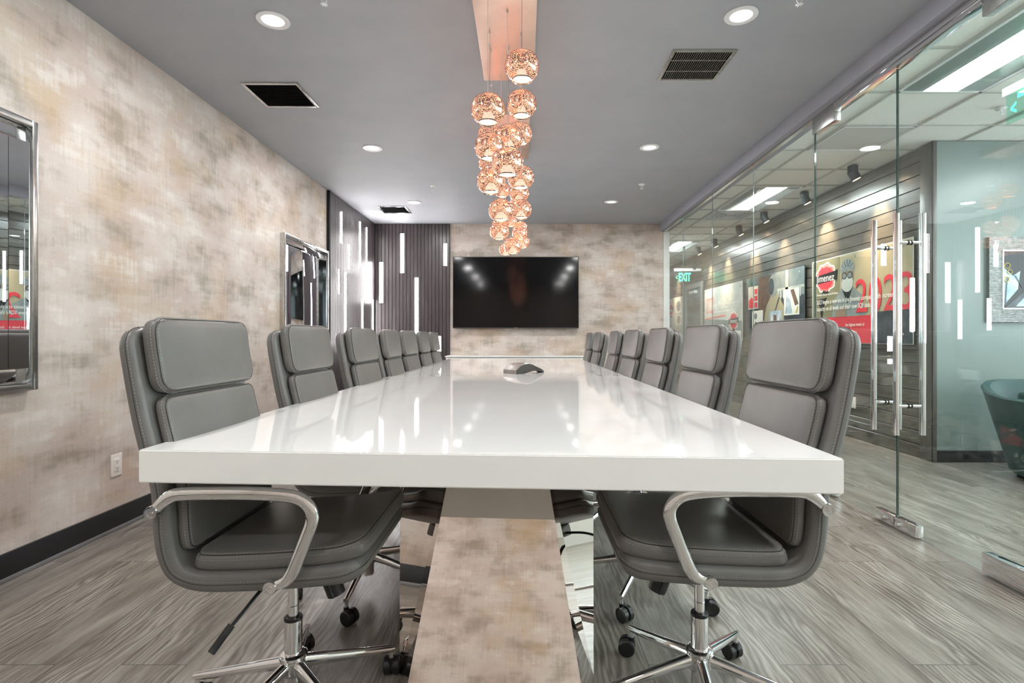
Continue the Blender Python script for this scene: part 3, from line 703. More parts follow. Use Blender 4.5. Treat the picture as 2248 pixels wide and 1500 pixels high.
# sprinklers
spr = [(712, 2, 'front left, above the near left chairs'), (1755, 2, 'front right, near the soffit'), (951, 414, 'far left, beyond the pendants'), (1409, 411, 'far right, beyond the pendants')]
def sprinkler(x, y, lab, z=H, grp='sprinkler heads in the ceiling'):
    s_ = empty('ceiling_sprinkler', (x, y, z)); tag(s_, 'small white sprinkler head, ' + lab, 'sprinkler', grp)
    MB().lathe([(0.034, 0.0), (0.034, -0.003), (0.026, -0.010), (0.014, -0.012), (0.012, -0.003)], 24, caps=False).build('escutcheon', M['white_metal'], s_)
    MB().cyl((0, 0, 0), (0, 0, -0.022), 0.009, n=12).tube([(-0.009, 0, -0.018), (-0.013, 0, -0.03), (0, 0, -0.044)], 0.002, n=6).tube([(0.009, 0, -0.018), (0.013, 0, -0.03), (0, 0, -0.044)], 0.002, n=6).build('frame', M['white_metal'], s_)
    b = MB().cyl((0, 0, -0.044), (0, 0, -0.0465), 0.011, n=16)
    for k in range(8):
        a_ = 2*PI*k/8; b.cyl((0.009*math.cos(a_), 0.009*math.sin(a_), -0.045), (0.017*math.cos(a_), 0.017*math.sin(a_), -0.047), 0.003, 0.002, n=5)
    b.build('deflector', M['white_metal'], s_)
for px, py, lab in spr:
    p = atZ(px, py, H-0.03); sprinkler(p.x, p.y, 'in the grey ceiling, ' + lab)
p = atZ(1541, 513, H); sprinkler(p.x, p.y, 'in the corridor tile ceiling beyond the glass')
p = atZ(2197, 238, H); sprinkler(p.x, p.y, 'in the corridor tile ceiling beside the near exit sign')
# vents
def vent(x, y, hx, hy, lab, louvre):
    v = empty('ceiling_vent', (x, y, H)); tag(v, lab, 'vent', 'square air vents in the grey ceiling')
    fw = 0.022
    MB().box(-hx, -hx+fw, -hy, hy, -0.008, 0, 0.002).box(hx-fw, hx, -hy, hy, -0.008, 0, 0.002).box(-hx+fw, hx-fw, -hy, -hy+fw, -0.008, 0, 0.002).box(-hx+fw, hx-fw, hy-fw, hy, -0.008, 0, 0.002).build('frame', M['brushed'], v)
    MB().box(-hx+fw-0.002, hx-fw+0.002, -hy+fw-0.002, hy-fw+0.002, -0.0012, -0.0002).build('duct_opening', M['duct'], v)
    for (sx_, sy_) in ((-1, -0.6), (-1, 0.6), (1, -0.6), (1, 0.6)):
        MB().cyl((sx_*(hx-fw/2), sy_*hy, -0.0095), (sx_*(hx-fw/2), sy_*hy, -0.007), 0.004, n=10).build('screw', M['chrome'], v)
    b = MB()
    if louvre == 'x':
        n = 13
        for k in range(n):
            yy = -hy+fw+(k+0.5)*(2*hy-2*fw)/n
            b.prism([(yy-0.007, -0.0075), (yy+0.003, -0.0022), (yy+0.004, -0.0030), (yy-0.006, -0.0085)], -hx+fw, hx-fw, Matrix(((0, 0, 1, 0), (1, 0, 0, 0), (0, 1, 0, 0), (0, 0, 0, 1))))
        b.build('louvres', mat('dark_louvre', (30, 30, 32), 0.3, 0.5), v)
    else:
        n = 26
        for k in range(1, n):
            xx = -hx+fw+k*(2*hx-2*fw)/n; b.box(xx-0.0014, xx+0.0014, -hy+fw, hy-fw, -0.0066, -0.0015)
        for q in (-0.37, 0.33): b.box(-hx+fw, hx-fw, q*hy-0.004, q*hy+0.004, -0.0072, -0.0015)
        b.build('louvres', M['brushed'], v)
a0, a1 = atZ(526.3, 180.5, H), atZ(584, 234, H)
a2 = atZ(653.9, 180.5, H)
vent((a0.x+a2.x)/2+0.0, (a0.y+a1.y)/2, (a2.x-a0.x)/2, abs(a1.y-a0.y)/2, 'square black louvred vent in the left of the ceiling, nearest the camera', 'x')
a0, a2, a1 = atZ(1477, 107.5, H), atZ(1620, 108, H), atZ(1440, 175, H)
vent((a0.x+a2.x)/2, (a0.y+a1.y)/2, (a2.x-a0.x)/2, abs(a1.y-a0.y)/2, 'square metal return grille in the right of the ceiling', 'y')
a0, a2, a1 = atZ(827.5, 452.5, H), atZ(891, 452.5, H), atZ(845, 467.5, H)
vent((a0.x+a2.x)/2, (a0.y+a1.y)/2, (a2.x-a0.x)/2, (a2.x-a0.x)/2, 'square louvred vent far back by the dark slat wall', 'x')

# ------------------------------------------------------------------ pendant chandeliers
ZC = H-0.055
def canopy(px0, px1, pyn, pyf, lab):
    # bottom plane at ZC; pyf: far edge in the photo
    far = atZ(0, pyf, ZC).y
    x0, x1 = (px0-CX)*far/F, (px1-CX)*far/F
    near = pyn
    c_ = empty('light_canopy', ((x0+x1)/2, (near+far)/2, ZC)); tag(c_, lab, 'light canopy', 'pendant light canopies')
    hx, hy = (x1-x0)/2, (far-near)/2
    MB().box(-hx, hx, -hy, hy, 0, H-ZC, 0.002).build('canopy_box', M['copper'], c_)
    return c_, near, far
can1, n1, f1 = canopy(1063, 1172, 1.75, 177, 'rose gold ceiling canopy holding the nearest globe pendants')
cy2n = atZ(0, 252, ZC).y
can2, n2, f2 = canopy(1090, 1160, cy2n, 348, 'rose gold ceiling canopy holding the farther globe pendants')
balls = [(1146, 146, 75), (1071, 240, 74.5), (1145, 229, 66), (1141, 294, 55), (1117, 303, 63), (1075, 323, 66.5), (1074, 296, 50), (1114, 357, 71), (1078, 398, 62.4),
         (1143, 390, 59), (1073, 358, 46), (1080, 374, 50), (1103, 418, 36), (1140, 424, 44), (1100, 462, 55), (1144, 460, 47), (1138, 442, 37), (1096, 508, 42), (1122, 486, 27),
         (1096, 494, 33), (1141, 512, 34), (1143, 499, 29), (1126, 540, 40), (1148, 532, 30), (1110, 548, 29)]
pend = []
for (px, py, d) in balls:
    Y = min(0.152*F/d, 4.6)
    if d > 53: Y = min(Y, f1-0.06)
    else: Y = max(Y, n2+0.05)
    p = atY(px, py, Y); pend.append([p, d*Y/F])
# keep them from touching
for it in range(400):
    for i in range(len(pend)):
        for j in range(i):
            (p, d), (q, e) = pend[i], pend[j]
            need = (d+e)/2*0.98; L = (p-q).length
            if L < need:
                # slide along the lines of sight so the picture stays the same
                far_, near_ = (i, j) if p.y >= q.y else (j, i)
                for idx, k in ((far_, 1.006), (near_, 0.994)):
                    P, D = pend[idx]; lo, hi = (n1+0.1, f1-0.05) if P.y < f1 else (n2+0.04, f2-0.05)
                    Yn = P.y*k
                    if lo < Yn < hi:
                        rel = (P-Vector((0, 0, CZ)))*k+Vector((0, 0, CZ)); pend[idx] = [rel, D*k]
def globe_prof(R, k=1.0):
    hz = R*0.88*k; out = []
    zb = -hz*0.87
    for i in range(19):
        z = zb+(hz*0.975-zb)*i/18
        out.append((R*k*max(0.0, (1-abs(z/hz)**2.3))**(1/2.3), z))
    return out
def make_globe_obj():
    R = 0.075; g_ = empty('globe_pendant')
    pr = globe_prof(R)
    gl = MB().lathe(pr, 40, caps=False).build('globe', M['globe'], g_, smooth=80)
    MB().lathe(globe_prof(R, 0.955), 32, caps=False).build('glow_liner', M['glow_liner'], g_, smooth=80)
    r0, z0 = pr[0]
    MB().lathe([(r0-0.003, z0+0.001), (r0+0.0015, z0+0.001), (r0+0.0015, z0-0.005), (r0-0.0015, z0-0.0055), (r0-0.003, z0-0.002)], 36, caps=False).build('rim', M['mirror'], gl)
    MB().lathe([(0.0005, -0.016), (0.008, -0.012), (0.0105, 0.0), (0.008, 0.012), (0.004, 0.022), (0.0005, 0.024)], 14, caps=False).build('bulb', M['bulb'], g_)
    MB().lathe([(0.0005, 0.072), (0.010, 0.071), (0.013, 0.066), (0.013, 0.055), (0.006, 0.035)], 16, caps=False).build('socket', M['brushed'], g_)
    return g_
g0 = make_globe_obj()
cols = {'left': [], 'middle': [], 'right': []}
items = []
for p, d in pend:
    cn = 'left' if p.x < -0.145 else ('middle' if p.x < -0.055 else 'right'); cols[cn].append((p, d))
def ordn(i, n):
    w_ = ['nearest', 'second', 'third', 'fourth', 'fifth', 'sixth', 'seventh', 'eighth', 'ninth', 'tenth', 'eleventh', 'twelfth', 'thirteenth']
    return 'farthest' if i == n-1 else w_[i]
first = True
for cn, lst in cols.items():
    lst.sort(key=lambda a: a[0].y)
    for i, (p, d) in enumerate(lst):
        g_ = g0 if first else copy_tree(g0); first = False
        g_.location = p; k = d/0.15; g_.scale = (k, k, k); g_.rotation_euler = (0, 0, i*1.3)
        hc = (ZC-0.0005-p.z)/k
        cd = MB().cyl((0, 0, 0.066), (0, 0, hc), 0.0014/k, n=8).lathe([(0.0045/k, hc-0.012/k), (0.0045/k, hc), (0.002/k, hc)], 10, caps=False).build('cord', M['cord'], g_)
        tag(g_, 'perforated rose gold globe pendant, %s from the camera in the %s column of the cluster' % (ordn(i, len(lst)), cn), 'pendant light', 'globe pendants over the table')
# warm light the cluster gives
for c_, pw in ((can1, 5.0), (can2, 4.0)):
    pass

# ------------------------------------------------------------------ mirrors on the left wall, outlet
def wall_mirror(y0, y1, z0, z1, lab):
    r_ = empty('wall_mirror', mw=LW0 @ Matrix.Translation((0, (y0+y1)/2, z0))); tag(r_, lab, 'mirror', 'framed mirrors on the left wall')
    a, h = (y1-y0)/2, z1-z0; fw = 0.028
    MB().box(0, 0.045, -a, -a+fw, 0, h, 0.004).box(0, 0.045, a-fw, a, 0, h, 0.004).box(0, 0.045, -a+fw, a-fw, 0, fw, 0.004).box(0, 0.045, -a+fw, a-fw, h-fw, h, 0.004).build('frame', M['brushed'], r_)
    MB().box(0.002, 0.008, -a+fw, a-fw, fw, h-fw).build('backing', M['black_plastic'], r_)
    i0, i1 = -a+fw, a-fw; st = 0.085
    for (b0, b1, x0, x1) in ((i0, i0+st, 0.034, 0.022), (i0+st, i0+2*st, 0.022, 0.012), (i1-2*st, i1-st, 0.012, 0.022), (i1-st, i1, 0.022, 0.034)):
        MB().prism([(0.009, b0+0.001), (x0, b0+0.001), (x1, b1-0.001), (0.009, b1-0.001)], fw+st*0.8, h-fw-st*0.8).build('bevelled_strip', M['silver_mirror'], r_, smooth=0)
    for (b0, b1) in ((fw, fw+st*0.8), (h-fw-st*0.8, h-fw)):
        MB().box(0.009, 0.016, i0, i1, b0+0.001, b1-0.001, 0.002).build('bevelled_strip', M['silver_mirror'], r_)
    MB().box(0.009, 0.0115, i0+2*st, i1-2*st, fw+st*0.8, h-fw-st*0.8, 0.001).build('mirror_glass', M['silver_mirror'], r_)
    for zz in (h-fw-st*0.8, fw+st*0.8): MB().box(0.0155, 0.018, i0, i1, zz-0.002, zz+0.002).build('edge_bead', M['chrome'], r_)
wall_mirror(1.27, lw_y(62.5), 0.79, 1.955, 'tall silver framed mirror at the left edge of the picture')
wall_mirror(lw_y(614), lw_y(713), 0.79, 1.94, 'silver framed mirror between the wallpaper and the dark slats')
yo_ = lw_y(254); zo = lw_z(254, 1021)
r_ = empty('wall_outlet', mw=LW0 @ Matrix.Translation((0, yo_, zo))); tag(r_, 'white double power outlet low on the left wall behind the nearest chair', 'outlet')
MB().box(0, 0.006, -0.037, 0.037, -0.058, 0.058, 0.002).build('cover_plate', M['outlet'], r_)
b = MB().box(0.006, 0.0085, -0.018, 0.018, -0.034, 0.034, 0.001); fc = b.build('socket_face', M['outlet'], r_)
b = MB()
for zz in (-0.017, 0.017):
    b.box(0.0084, 0.009, -0.008, -0.006, zz-0.003, zz+0.006).box(0.0084, 0.009, 0.005, 0.007, zz-0.003, zz+0.005).cyl((0.0084, 0, zz-0.008), (0.009, 0, zz-0.008), 0.0025, n=10)
b.build('slots', M['black_print'], fc)

# ------------------------------------------------------------------ glass wall and doors
joints = [YB-0.02, atX(1499, 0, GX).y, atX(1563, 0, GX).y, atX(1653, 0, GX).y, 3.66]
nm = ['window_1', 'window_2', 'window_3', 'window_4']
for i in range(4):
    y1, y0 = joints[i], joints[i+1]
    r_ = empty(nm[i], (GX, (y0+y1)/2, 0)); struct(r_, 'fixed clear glass panel of the glass wall', 'window'); a = (y1-y0)/2-0.0015
    MB().box(0, 0.010, -a, a, 0.009, 2.498).build('pane', M['glass'], r_, smooth=0)
    MB().box(0.001, 0.009, -a-0.0012, -a-0.0002, 0.009, 2.498).build('silicone_joint', M['silicone'], r_, smooth=0)
r_ = empty('window_5', (GX, (YR+2.04)/2, 0)); struct(r_, 'fixed clear glass panel beside the near door', 'window'); a = (2.04-YR)/2-0.003
MB().box(0, 0.010, -a, a, 0.009, 2.498).build('pane', M['glass'], r_, smooth=0)
YD = atX(1968, 0, GX).y
def glass_door(name, y0, y1, hinge_at_far, lab):
    r_ = empty(name, (GX, (y0+y1)/2, 0)); struct(r_, lab, 'door'); a = (y1-y0)/2-0.003
    MB().box(0, 0.012, -a, a, 0.012, 2.442).build('pane', M['glass'], r_, smooth=0)
    e = MB().box(0.001, 0.011, -a-0.0015, -a-0.0002, 0.012, 2.442); e.box(0.001, 0.011, a+0.0002, a+0.0015, 0.012, 2.442)
    e.build('polished_edge', M['glass_edge'], r_, smooth=0)
    s = 1 if hinge_at_far else -1
    hy0, hy1 = sorted((s*a, s*(a-0.255)))
    MB().box(-0.016, 0.028, hy0, hy1, 2.39, 2.495, 0.004).build('top_patch_fitting', M['brushed'], r_)
    MB().box(-0.016, 0.028, hy0, hy1, 0.012, 0.100, 0.003).build('bottom_patch_fitting', M['chrome'], r_)
    ly0, ly1 = sorted((-s*a, -s*(a-0.155)))
    lk = MB().box(-0.014, 0.026, ly0, ly1, 0.012, 0.070, 0.003).build('patch_lock', M['chrome'], r_)
    ym = -s*(a-0.055)
    MB().cyl((-0.014, ym, 0.042), (-0.040, ym, 0.042), 0.012, 0.010, n=18).box(-0.046, -0.03, ym-0.004, ym+0.004, 0.028, 0.056, 0.002).build('lock_knob', M['chrome'], lk)
    hy = -s*(a-0.085)
    for sx in (-0.062, 0.074):
        MB().cyl((sx, hy, 0.515), (sx, hy, 1.655), 0.0145, n=24).build('pull_bar', M['chrome'], r_)
    for z in (0.665, 1.505):
        so = MB().cyl((-0.062, hy, z), (0.074, hy, z), 0.0085, n=16).build('standoff', M['chrome'], r_)
        MB().cyl((-0.004, hy, z), (-0.0005, hy, z), 0.013, n=16).cyl((0.0125, hy, z), (0.016, hy, z), 0.013, n=16).build('rubber_washer', M['rubber'], so)
glass_door('door_2', YD, 3.657, True, 'left leaf of the frameless glass double door')
glass_door('door_3', 2.045, YD, False, 'right leaf of the frameless glass double door')
o = MB().box(GX-0.020, GX+0.032, 2.30, 3.395, 2.446, 2.468, 0.002).box(GX-0.020, GX+0.032, 2.30, 3.395, 2.474, 2.496, 0.002).box(GX-0.014, GX+0.026, 2.30, 3.395, 2.466, 2.476).build('door_header_rail', M['chrome']); tag(o, 'polished chrome header rail above the meeting of the glass doors', 'door rail')

# ------------------------------------------------------------------ corridor things
# posters
def spots(parent, pts):
    for (u, v) in pts: MB().cyl((u, v, -0.028), (u, v, 0.006), 0.010, n=16).build('standoff_bolt', M['chrome'], parent)
def pl(name, pts, n, m, parent, th=0.0008):
    A = sum(pts[i][0]*pts[(i+1) % len(pts)][1]-pts[(i+1) % len(pts)][0]*pts[i][1] for i in range(len(pts)))
    if A < 0: pts = pts[::-1]
    return MB().prism(pts, n, n+th).build(name, m, parent, smooth=0)
def rc(u0, v0, u1, v1): return [(u0, v0), (u1, v0), (u1, v1), (u0, v1)]
def ell(cx, cy, rx, ry, n=28, a0=0.0, a1=2*PI, wob=0.0):
    return [(cx+rx*math.cos(a0+(a1-a0)*i/n)*(1+wob*math.cos(9*(a0+(a1-a0)*i/n))), cy+ry*math.sin(a0+(a1-a0)*i/n)*(1+wob*math.cos(9*(a0+(a1-a0)*i/n)))) for i in range(n)]
def poster(px0, px1, ztop, zbot, lab):
    Xp = WX-0.036
    ya, yb = Xp*F/(px0-CX), Xp*F/(px1-CX)
    r_ = empty('wall_poster', mw=FACE_W(Vector((Xp, ya, zbot)))); tag(r_, lab, 'poster', 'acrylic posters on the shiplap wall')
    return r_, ya-yb, ztop-zbot
def logo(parent, cx, cy, s, n, txt):
    pl('logo_outline', ell(cx, cy, 0.155*s, 0.125*s, 54, wob=0.06), n, M['white_print'], parent)
    pl('logo_field', ell(cx, cy, 0.140*s, 0.112*s, 54, wob=0.06), n+0.001, M['pink_print'], parent)
    pl('logo_field', ell(cx, cy+0.045*s, 0.10*s, 0.045*s, 36, wob=0.08), n+0.002, M['red'], parent)
    pl('logo_field', ell(cx, cy-0.05*s, 0.10*s, 0.045*s, 36, wob=0.08), n+0.002, M['red'], parent)
    pl('logo_stand', [(cx-0.06*s, cy-0.135*s), (cx+0.06*s, cy-0.135*s), (cx+0.03*s, cy-0.10*s), (cx-0.03*s, cy-0.10*s)], n+0.001, M['black_print'], parent)
    pl('logo_banner', [(cx-0.165*s, cy-0.045*s), (cx+0.165*s, cy-0.030*s), (cx+0.175*s, cy+0.055*s), (cx+0.15*s, cy+0.045*s), (cx-0.14*s, cy+0.025*s), (cx-0.165*s, cy+0.04*s)], n+0.003, M['black_print'], parent)
    text_part('logo_text', txt, 0.088*s, M['white_print'], parent, cx, cy-0.030*s, n+0.004, align='CENTER', sx=0.95)
# P1: 2023 poster
r_, Wp, Hp = poster(1783, 2005, 1.87, 0.955, 'large acrylic company poster with a red 2023, behind the glass door handles')
MB().box(0, Wp, 0, Hp, -0.006, 0, 0.001).build('acrylic_sheet', M['pale_print'], r_)
U = lambda k: k*Wp
pl('printed_field', rc(0.02, 0.30*Hp, U(0.34), Hp-0.01), 0.0005, M['olive'], r_)
pl('printed_field', rc(U(0.34), 0.30*Hp, Wp-0.005, Hp-0.01), 0.0006, M['tan'], r_)
pl('printed_band', rc(0.02, 0.005, U(0.74), 0.30*Hp), 0.0008, M['red'], r_)
pl('printed_photo', rc(U(0.66), 0.005, Wp-0.005, 0.33*Hp), 0.0018, M['dark_print'], r_)
# hair-netted worker
cx = U(0.42)
pl('printed_coat', [(cx-0.28, 0.30*Hp), (cx+0.30, 0.30*Hp), (cx+0.24, 0.52*Hp), (cx+0.10, 0.62*Hp), (cx-0.10, 0.62*Hp), (cx-0.23, 0.50*Hp)], 0.0014, M['mid_print'], r_)
pl('printed_collar', [(cx-0.09, 0.62*Hp), (cx+0.09, 0.62*Hp), (cx, 0.44*Hp)], 0.0024, M['black_print'], r_)
pl('printed_head', ell(cx, 0.735*Hp, 0.105, 0.15), 0.0026, M['skin_print'], r_)
pl('printed_mask', ell(cx, 0.665*Hp, 0.098, 0.085, 20), 0.0036, M['pale_print'], r_)
pl('printed_hairnet', ell(cx, 0.80*Hp, 0.125, 0.125, 24, 0, PI*1.04), 0.0036, M['mid_print'], r_)
for k in range(7):
    a_ = PI*(k+0.5)/7
    pl('printed_hairnet_fold', [(cx+0.055*math.cos(a_)-0.004, 0.80*Hp+0.05*math.sin(a_)), (cx+0.055*math.cos(a_)+0.004, 0.80*Hp+0.05*math.sin(a_)), (cx+0.118*math.cos(a_)+0.006, 0.80*Hp+0.118*math.sin(a_)), (cx+0.118*math.cos(a_)-0.003, 0.80*Hp+0.118*math.sin(a_))], 0.0046, M['dark_print'], r_)
for s in (-1, 1):
    pl('printed_goggle', ell(cx+s*0.045, 0.755*Hp, 0.042, 0.036, 18), 0.0040, M['black_print'], r_)
    pl('printed_goggle_lens', ell(cx+s*0.045, 0.755*Hp, 0.032, 0.027, 18), 0.0050, M['mid_print'], r_)
pl('printed_hand', [(cx-0.22, 0.30*Hp), (cx-0.02, 0.30*Hp), (cx-0.015, 0.39*Hp), (cx-0.05, 0.43*Hp), (cx-0.10, 0.40*Hp), (cx-0.19, 0.37*Hp)], 0.0030, M['skin_print'], r_)
pl('printed_bowl', [(0.10, 0.52*Hp), (0.30, 0.54*Hp), (0.235, 0.42*Hp), (0.215, 0.30*Hp), (0.185, 0.30*Hp), (0.17, 0.42*Hp)], 0.0020, M['black_print'], r_)
text_part('printed_year', '2023', 0.47, M['red'], r_, U(0.50), 0.335*Hp, 0.0060, sx=0.88)
text_part('printed_text', '2023 begins a new era in the Jimenez company with increased', 0.066, M['white_print'], r_, 0.11, 0.465*Hp, 0.0076, sx=0.78)
text_part('printed_text', 'capacity on all levels and their new SQF status', 0.066, M['white_print'], r_, 0.11, 0.385*Hp, 0.0076, sx=0.78)
text_part('printed_text', 'Premium Mexican Brand Products', 0.034, M['white_print'], r_, 0.11, 0.565*Hp, 0.0066, sx=0.85)
text_part('printed_text', 'the highest levels of', 0.045, M['white_print'], r_, U(0.40), 0.19*Hp, 0.0036, sx=0.85)
text_part('printed_text', 'industry', 0.045, M['white_print'], r_, U(0.44), 0.11*Hp, 0.0036, sx=0.85)
logo(r_, 0.275, 0.775*Hp, 1.3, 0.0020, 'Jimenez')
spots(r_, [(0.06, Hp-0.05), (U(0.5), Hp-0.04), (U(0.93), Hp-0.06), (U(0.93), 0.09), (0.06, 0.06)])
# P2: photo collage
r_, Wp, Hp = poster(1638.5, 1767, 1.87, 0.965, 'acrylic poster with a collage of kitchen photographs, between the two lettered posters')
MB().box(0, Wp, 0, Hp, -0.006, 0, 0.001).build('acrylic_sheet', M['dark_print'], r_)
pl('printed_wall', rc(U(0)+0.55*Wp, 0.62*Hp, Wp-0.01, Hp-0.01), 0.0006, M['mid_print'], r_)
pl('printed_cabinet', rc(0.25*Wp, 0.36*Hp, 0.50*Wp, Hp-0.02), 0.0006, M['brown_print'], r_)
pl('printed_post', rc(0.72*Wp, 0.5*Hp, 0.76*Wp, Hp-0.01), 0.0016, M['pale_print'], r_)
pl('printed_shelf', rc(0.55*Wp, 0.72*Hp, Wp-0.01, 0.75*Hp), 0.0016, M['pale_print'], r_)
for k in range(9): pl('printed_utensil', rc((0.60+k*0.042)*Wp, 0.60*Hp, (0.608+k*0.042)*Wp, 0.72*Hp), 0.0020, M['white_print'], r_)
pl('printed_worker', [(0.34*Wp, 0.22*Hp), (0.70*Wp, 0.22*Hp), (0.69*Wp, 0.50*Hp), (0.60*Wp, 0.68*Hp), (0.50*Wp, 0.70*Hp), (0.40*Wp, 0.52*Hp)], 0.0026, M['tan'], r_)
pl('printed_hood', ell(0.52*Wp, 0.81*Hp, 0.075*Wp, 0.17*Hp, 24), 0.0030, M['mid_print'], r_)
pl('printed_face', ell(0.49*Wp, 0.80*Hp, 0.045*Wp, 0.12*Hp, 24), 0.0040, M['dark_print'], r_)
pl('printed_strap', [(0.5*Wp, 0.3*Hp), (0.52*Wp, 0.3*Hp), (0.63*Wp, 0.62*Hp), (0.61*Wp, 0.63*Hp)], 0.0036, M['dark_print'], r_)
ph_ = [(0.05, 0.50, 0.25, 0.86, 'pale_print'), (0.13, 0.12, 0.34, 0.47, 'white_print'), (0.46, 0.12, 0.66, 0.44, 'blue_print'), (0.70, 0.36, 0.93, 0.72, 'white_print')]
for (u0, v0, u1, v1, mm) in ph_: pl('inset_photograph', rc(u0*Wp, v0*Hp, u1*Wp, v1*Hp), 0.0050, M[mm], r_)
pl('inset_detail', [(0.06*Wp, 0.52*Hp), (0.16*Wp, 0.52*Hp), (0.17*Wp, 0.64*Hp), (0.12*Wp, 0.69*Hp), (0.06*Wp, 0.64*Hp)], 0.0060, M['red'], r_)
for k in range(3): pl('inset_detail', rc(0.175*Wp, (0.52+k*0.105)*Hp, 0.235*Wp, (0.60+k*0.105)*Hp), 0.0060, M['red'], r_)
pl('inset_detail', [(0.16*Wp, 0.22*Hp), (0.20*Wp, 0.30*Hp), (0.33*Wp, 0.18*Hp), (0.33*Wp, 0.13*Hp), (0.27*Wp, 0.14*Hp)], 0.0060, M['brown_print'], r_)
pl('inset_detail', ell(0.20*Wp, 0.385*Hp, 0.03*Wp, 0.05*Hp, 14), 0.0060, M['mid_print'], r_)
for (u, v) in ((0.50, 0.30), (0.61, 0.28)): pl('inset_detail', [((u-0.03)*Wp, 0.13*Hp), ((u+0.035)*Wp, 0.13*Hp), ((u+0.02)*Wp, v*Hp), ((u)*Wp, (v+0.08)*Hp), ((u-0.02)*Wp, v*Hp)], 0.0060, M['white_print'], r_)
pl('inset_detail', rc(0.53*Wp, 0.25*Hp, 0.58*Wp, 0.38*Hp), 0.0056, M['brown_print'], r_)
pl('inset_detail', [(0.80*Wp, 0.70*Hp), (0.85*Wp, 0.71*Hp), (0.92*Wp, 0.50*Hp), (0.87*Wp, 0.48*Hp)], 0.0060, M['brown_print'], r_)
pl('inset_detail', [(0.72*Wp, 0.38*Hp), (0.83*Wp, 0.38*Hp), (0.80*Wp, 0.56*Hp), (0.74*Wp, 0.66*Hp)], 0.0060, M['blue_print'], r_)
pl('inset_detail', [(0.87*Wp, 0.38*Hp), (0.90*Wp, 0.38*Hp), (0.92*Wp, 0.47*Hp), (0.90*Wp, 0.46*Hp)], 0.0066, M['yellow_print'], r_)
spots(r_, [(0.05, Hp-0.07), (0.50*Wp, Hp-0.06), (0.93*Wp, Hp-0.07), (0.05, 0.07), (0.93*Wp, 0.07)])
# P3
r_, Wp, Hp = poster(1546.5, 1630, 1.87, 0.965, 'pale acrylic poster lettered Mexican Foods, to the right of the grey door')
MB().box(0, Wp, 0, Hp, -0.006, 0, 0.001).build('acrylic_sheet', M['pale_print'], r_)
pl('printed_band', [(0.01, 0.01), (Wp-0.01, 0.01), (Wp-0.01, 0.33*Hp), (0.01, 0.42*Hp)], 0.0006, M['mid_print'], r_)
text_part('printed_year', '2020', 0.40, mat('print_faded_red', (226, 128, 128), 0.4), r_, 0.10, 0.52*Hp, 0.0012, sx=0.5)
pl('printed_line', [(0.08, 0.40*Hp), (0.75*Wp*0.8, 0.44*Hp), (0.75*Wp*0.8, 0.47*Hp), (0.08, 0.43*Hp)], 0.0014, M['pink_print'], r_)
text_part('printed_text', 'Jimenez Mexican Foods', 0.20, M['white_print'], r_, 0.22, 0.58*Hp, 0.0024, sx=0.72)
text_part('printed_text', 'Premium Mexican Brand Products', 0.07, M['white_print'], r_, 0.46, 0.51*Hp, 0.0024, sx=0.75)
logo(r_, 0.80*Wp, 0.34*Hp, 1.15, 0.0016, 'Jimenez')
pl('inset_photograph', rc(0.74*Wp, 0.02, 0.97*Wp, 0.17*Hp), 0.0020, M['white_print'], r_)
pl('inset_detail', rc(0.78*Wp, 0.03, 0.84*Wp, 0.14*Hp), 0.0030, M['mid_print'], r_)
spots(r_, [(0.06, Hp-0.05), (0.5*Wp, Hp-0.05), (Wp-0.08, Hp-0.07), (0.06, 0.06)])
# P4
r_, Wp, Hp = poster(1456, 1498, 1.87, 0.965, 'farthest acrylic poster, beyond the grey door, with a small figure in a cap')
MB().box(0, Wp, 0, Hp, -0.006, 0, 0.001).build('acrylic_sheet', M['pale_print'], r_)
pl('printed_arc', ell(0.36*Wp, 0.82*Hp, 0.12*Wp, 0.12*Hp), 0.0006, M['pink_print'], r_)
logo(r_, 0.44*Wp, 0.72*Hp, 1.2, 0.0012, 'Jimenez')
for (u0, v0, u1, v1) in ((0.68, 0.62, 0.95, 0.97), (0.68, 0.34, 0.95, 0.60)): pl('inset_photograph', rc(u0*Wp, v0*Hp, u1*Wp, v1*Hp), 0.0010, M['white_print'], r_)
pl('inset_detail', ell(0.82*Wp, 0.78*Hp, 0.10*Wp, 0.12*Hp), 0.0020, M['mid_print'], r_)
pl('inset_detail', ell(0.82*Wp, 0.46*Hp, 0.09*Wp, 0.10*Hp), 0.0020, M['tan'], r_)
for k in range(6): pl('printed_line', rc(0.32*Wp, (0.32+k*0.04)*Hp, 0.60*Wp, (0.328+k*0.04)*Hp), 0.0010, M['mid_print'], r_)
pl('printed_figure', [(0.40*Wp, 0.0+0.01), (0.70*Wp, 0.01), (0.66*Wp, 0.09*Hp), (0.60*Wp, 0.11*Hp), (0.47*Wp, 0.11*Hp), (0.42*Wp, 0.08*Hp)], 0.0030, M['mid_print'], r_)
pl('printed_face', ell(0.54*Wp, 0.16*Hp, 0.085*Wp, 0.07*Hp), 0.0036, M['skin_print'], r_)
pl('printed_cap', [(0.45*Wp, 0.17*Hp), (0.68*Wp, 0.19*Hp), (0.63*Wp, 0.23*Hp), (0.54*Wp, 0.25*Hp), (0.46*Wp, 0.225*Hp)], 0.0046, M['brown_print'], r_)
spots(r_, [(0.3*Wp, Hp-0.05), (0.62*Wp, Hp-0.05), (0.95*Wp, Hp-0.05)])

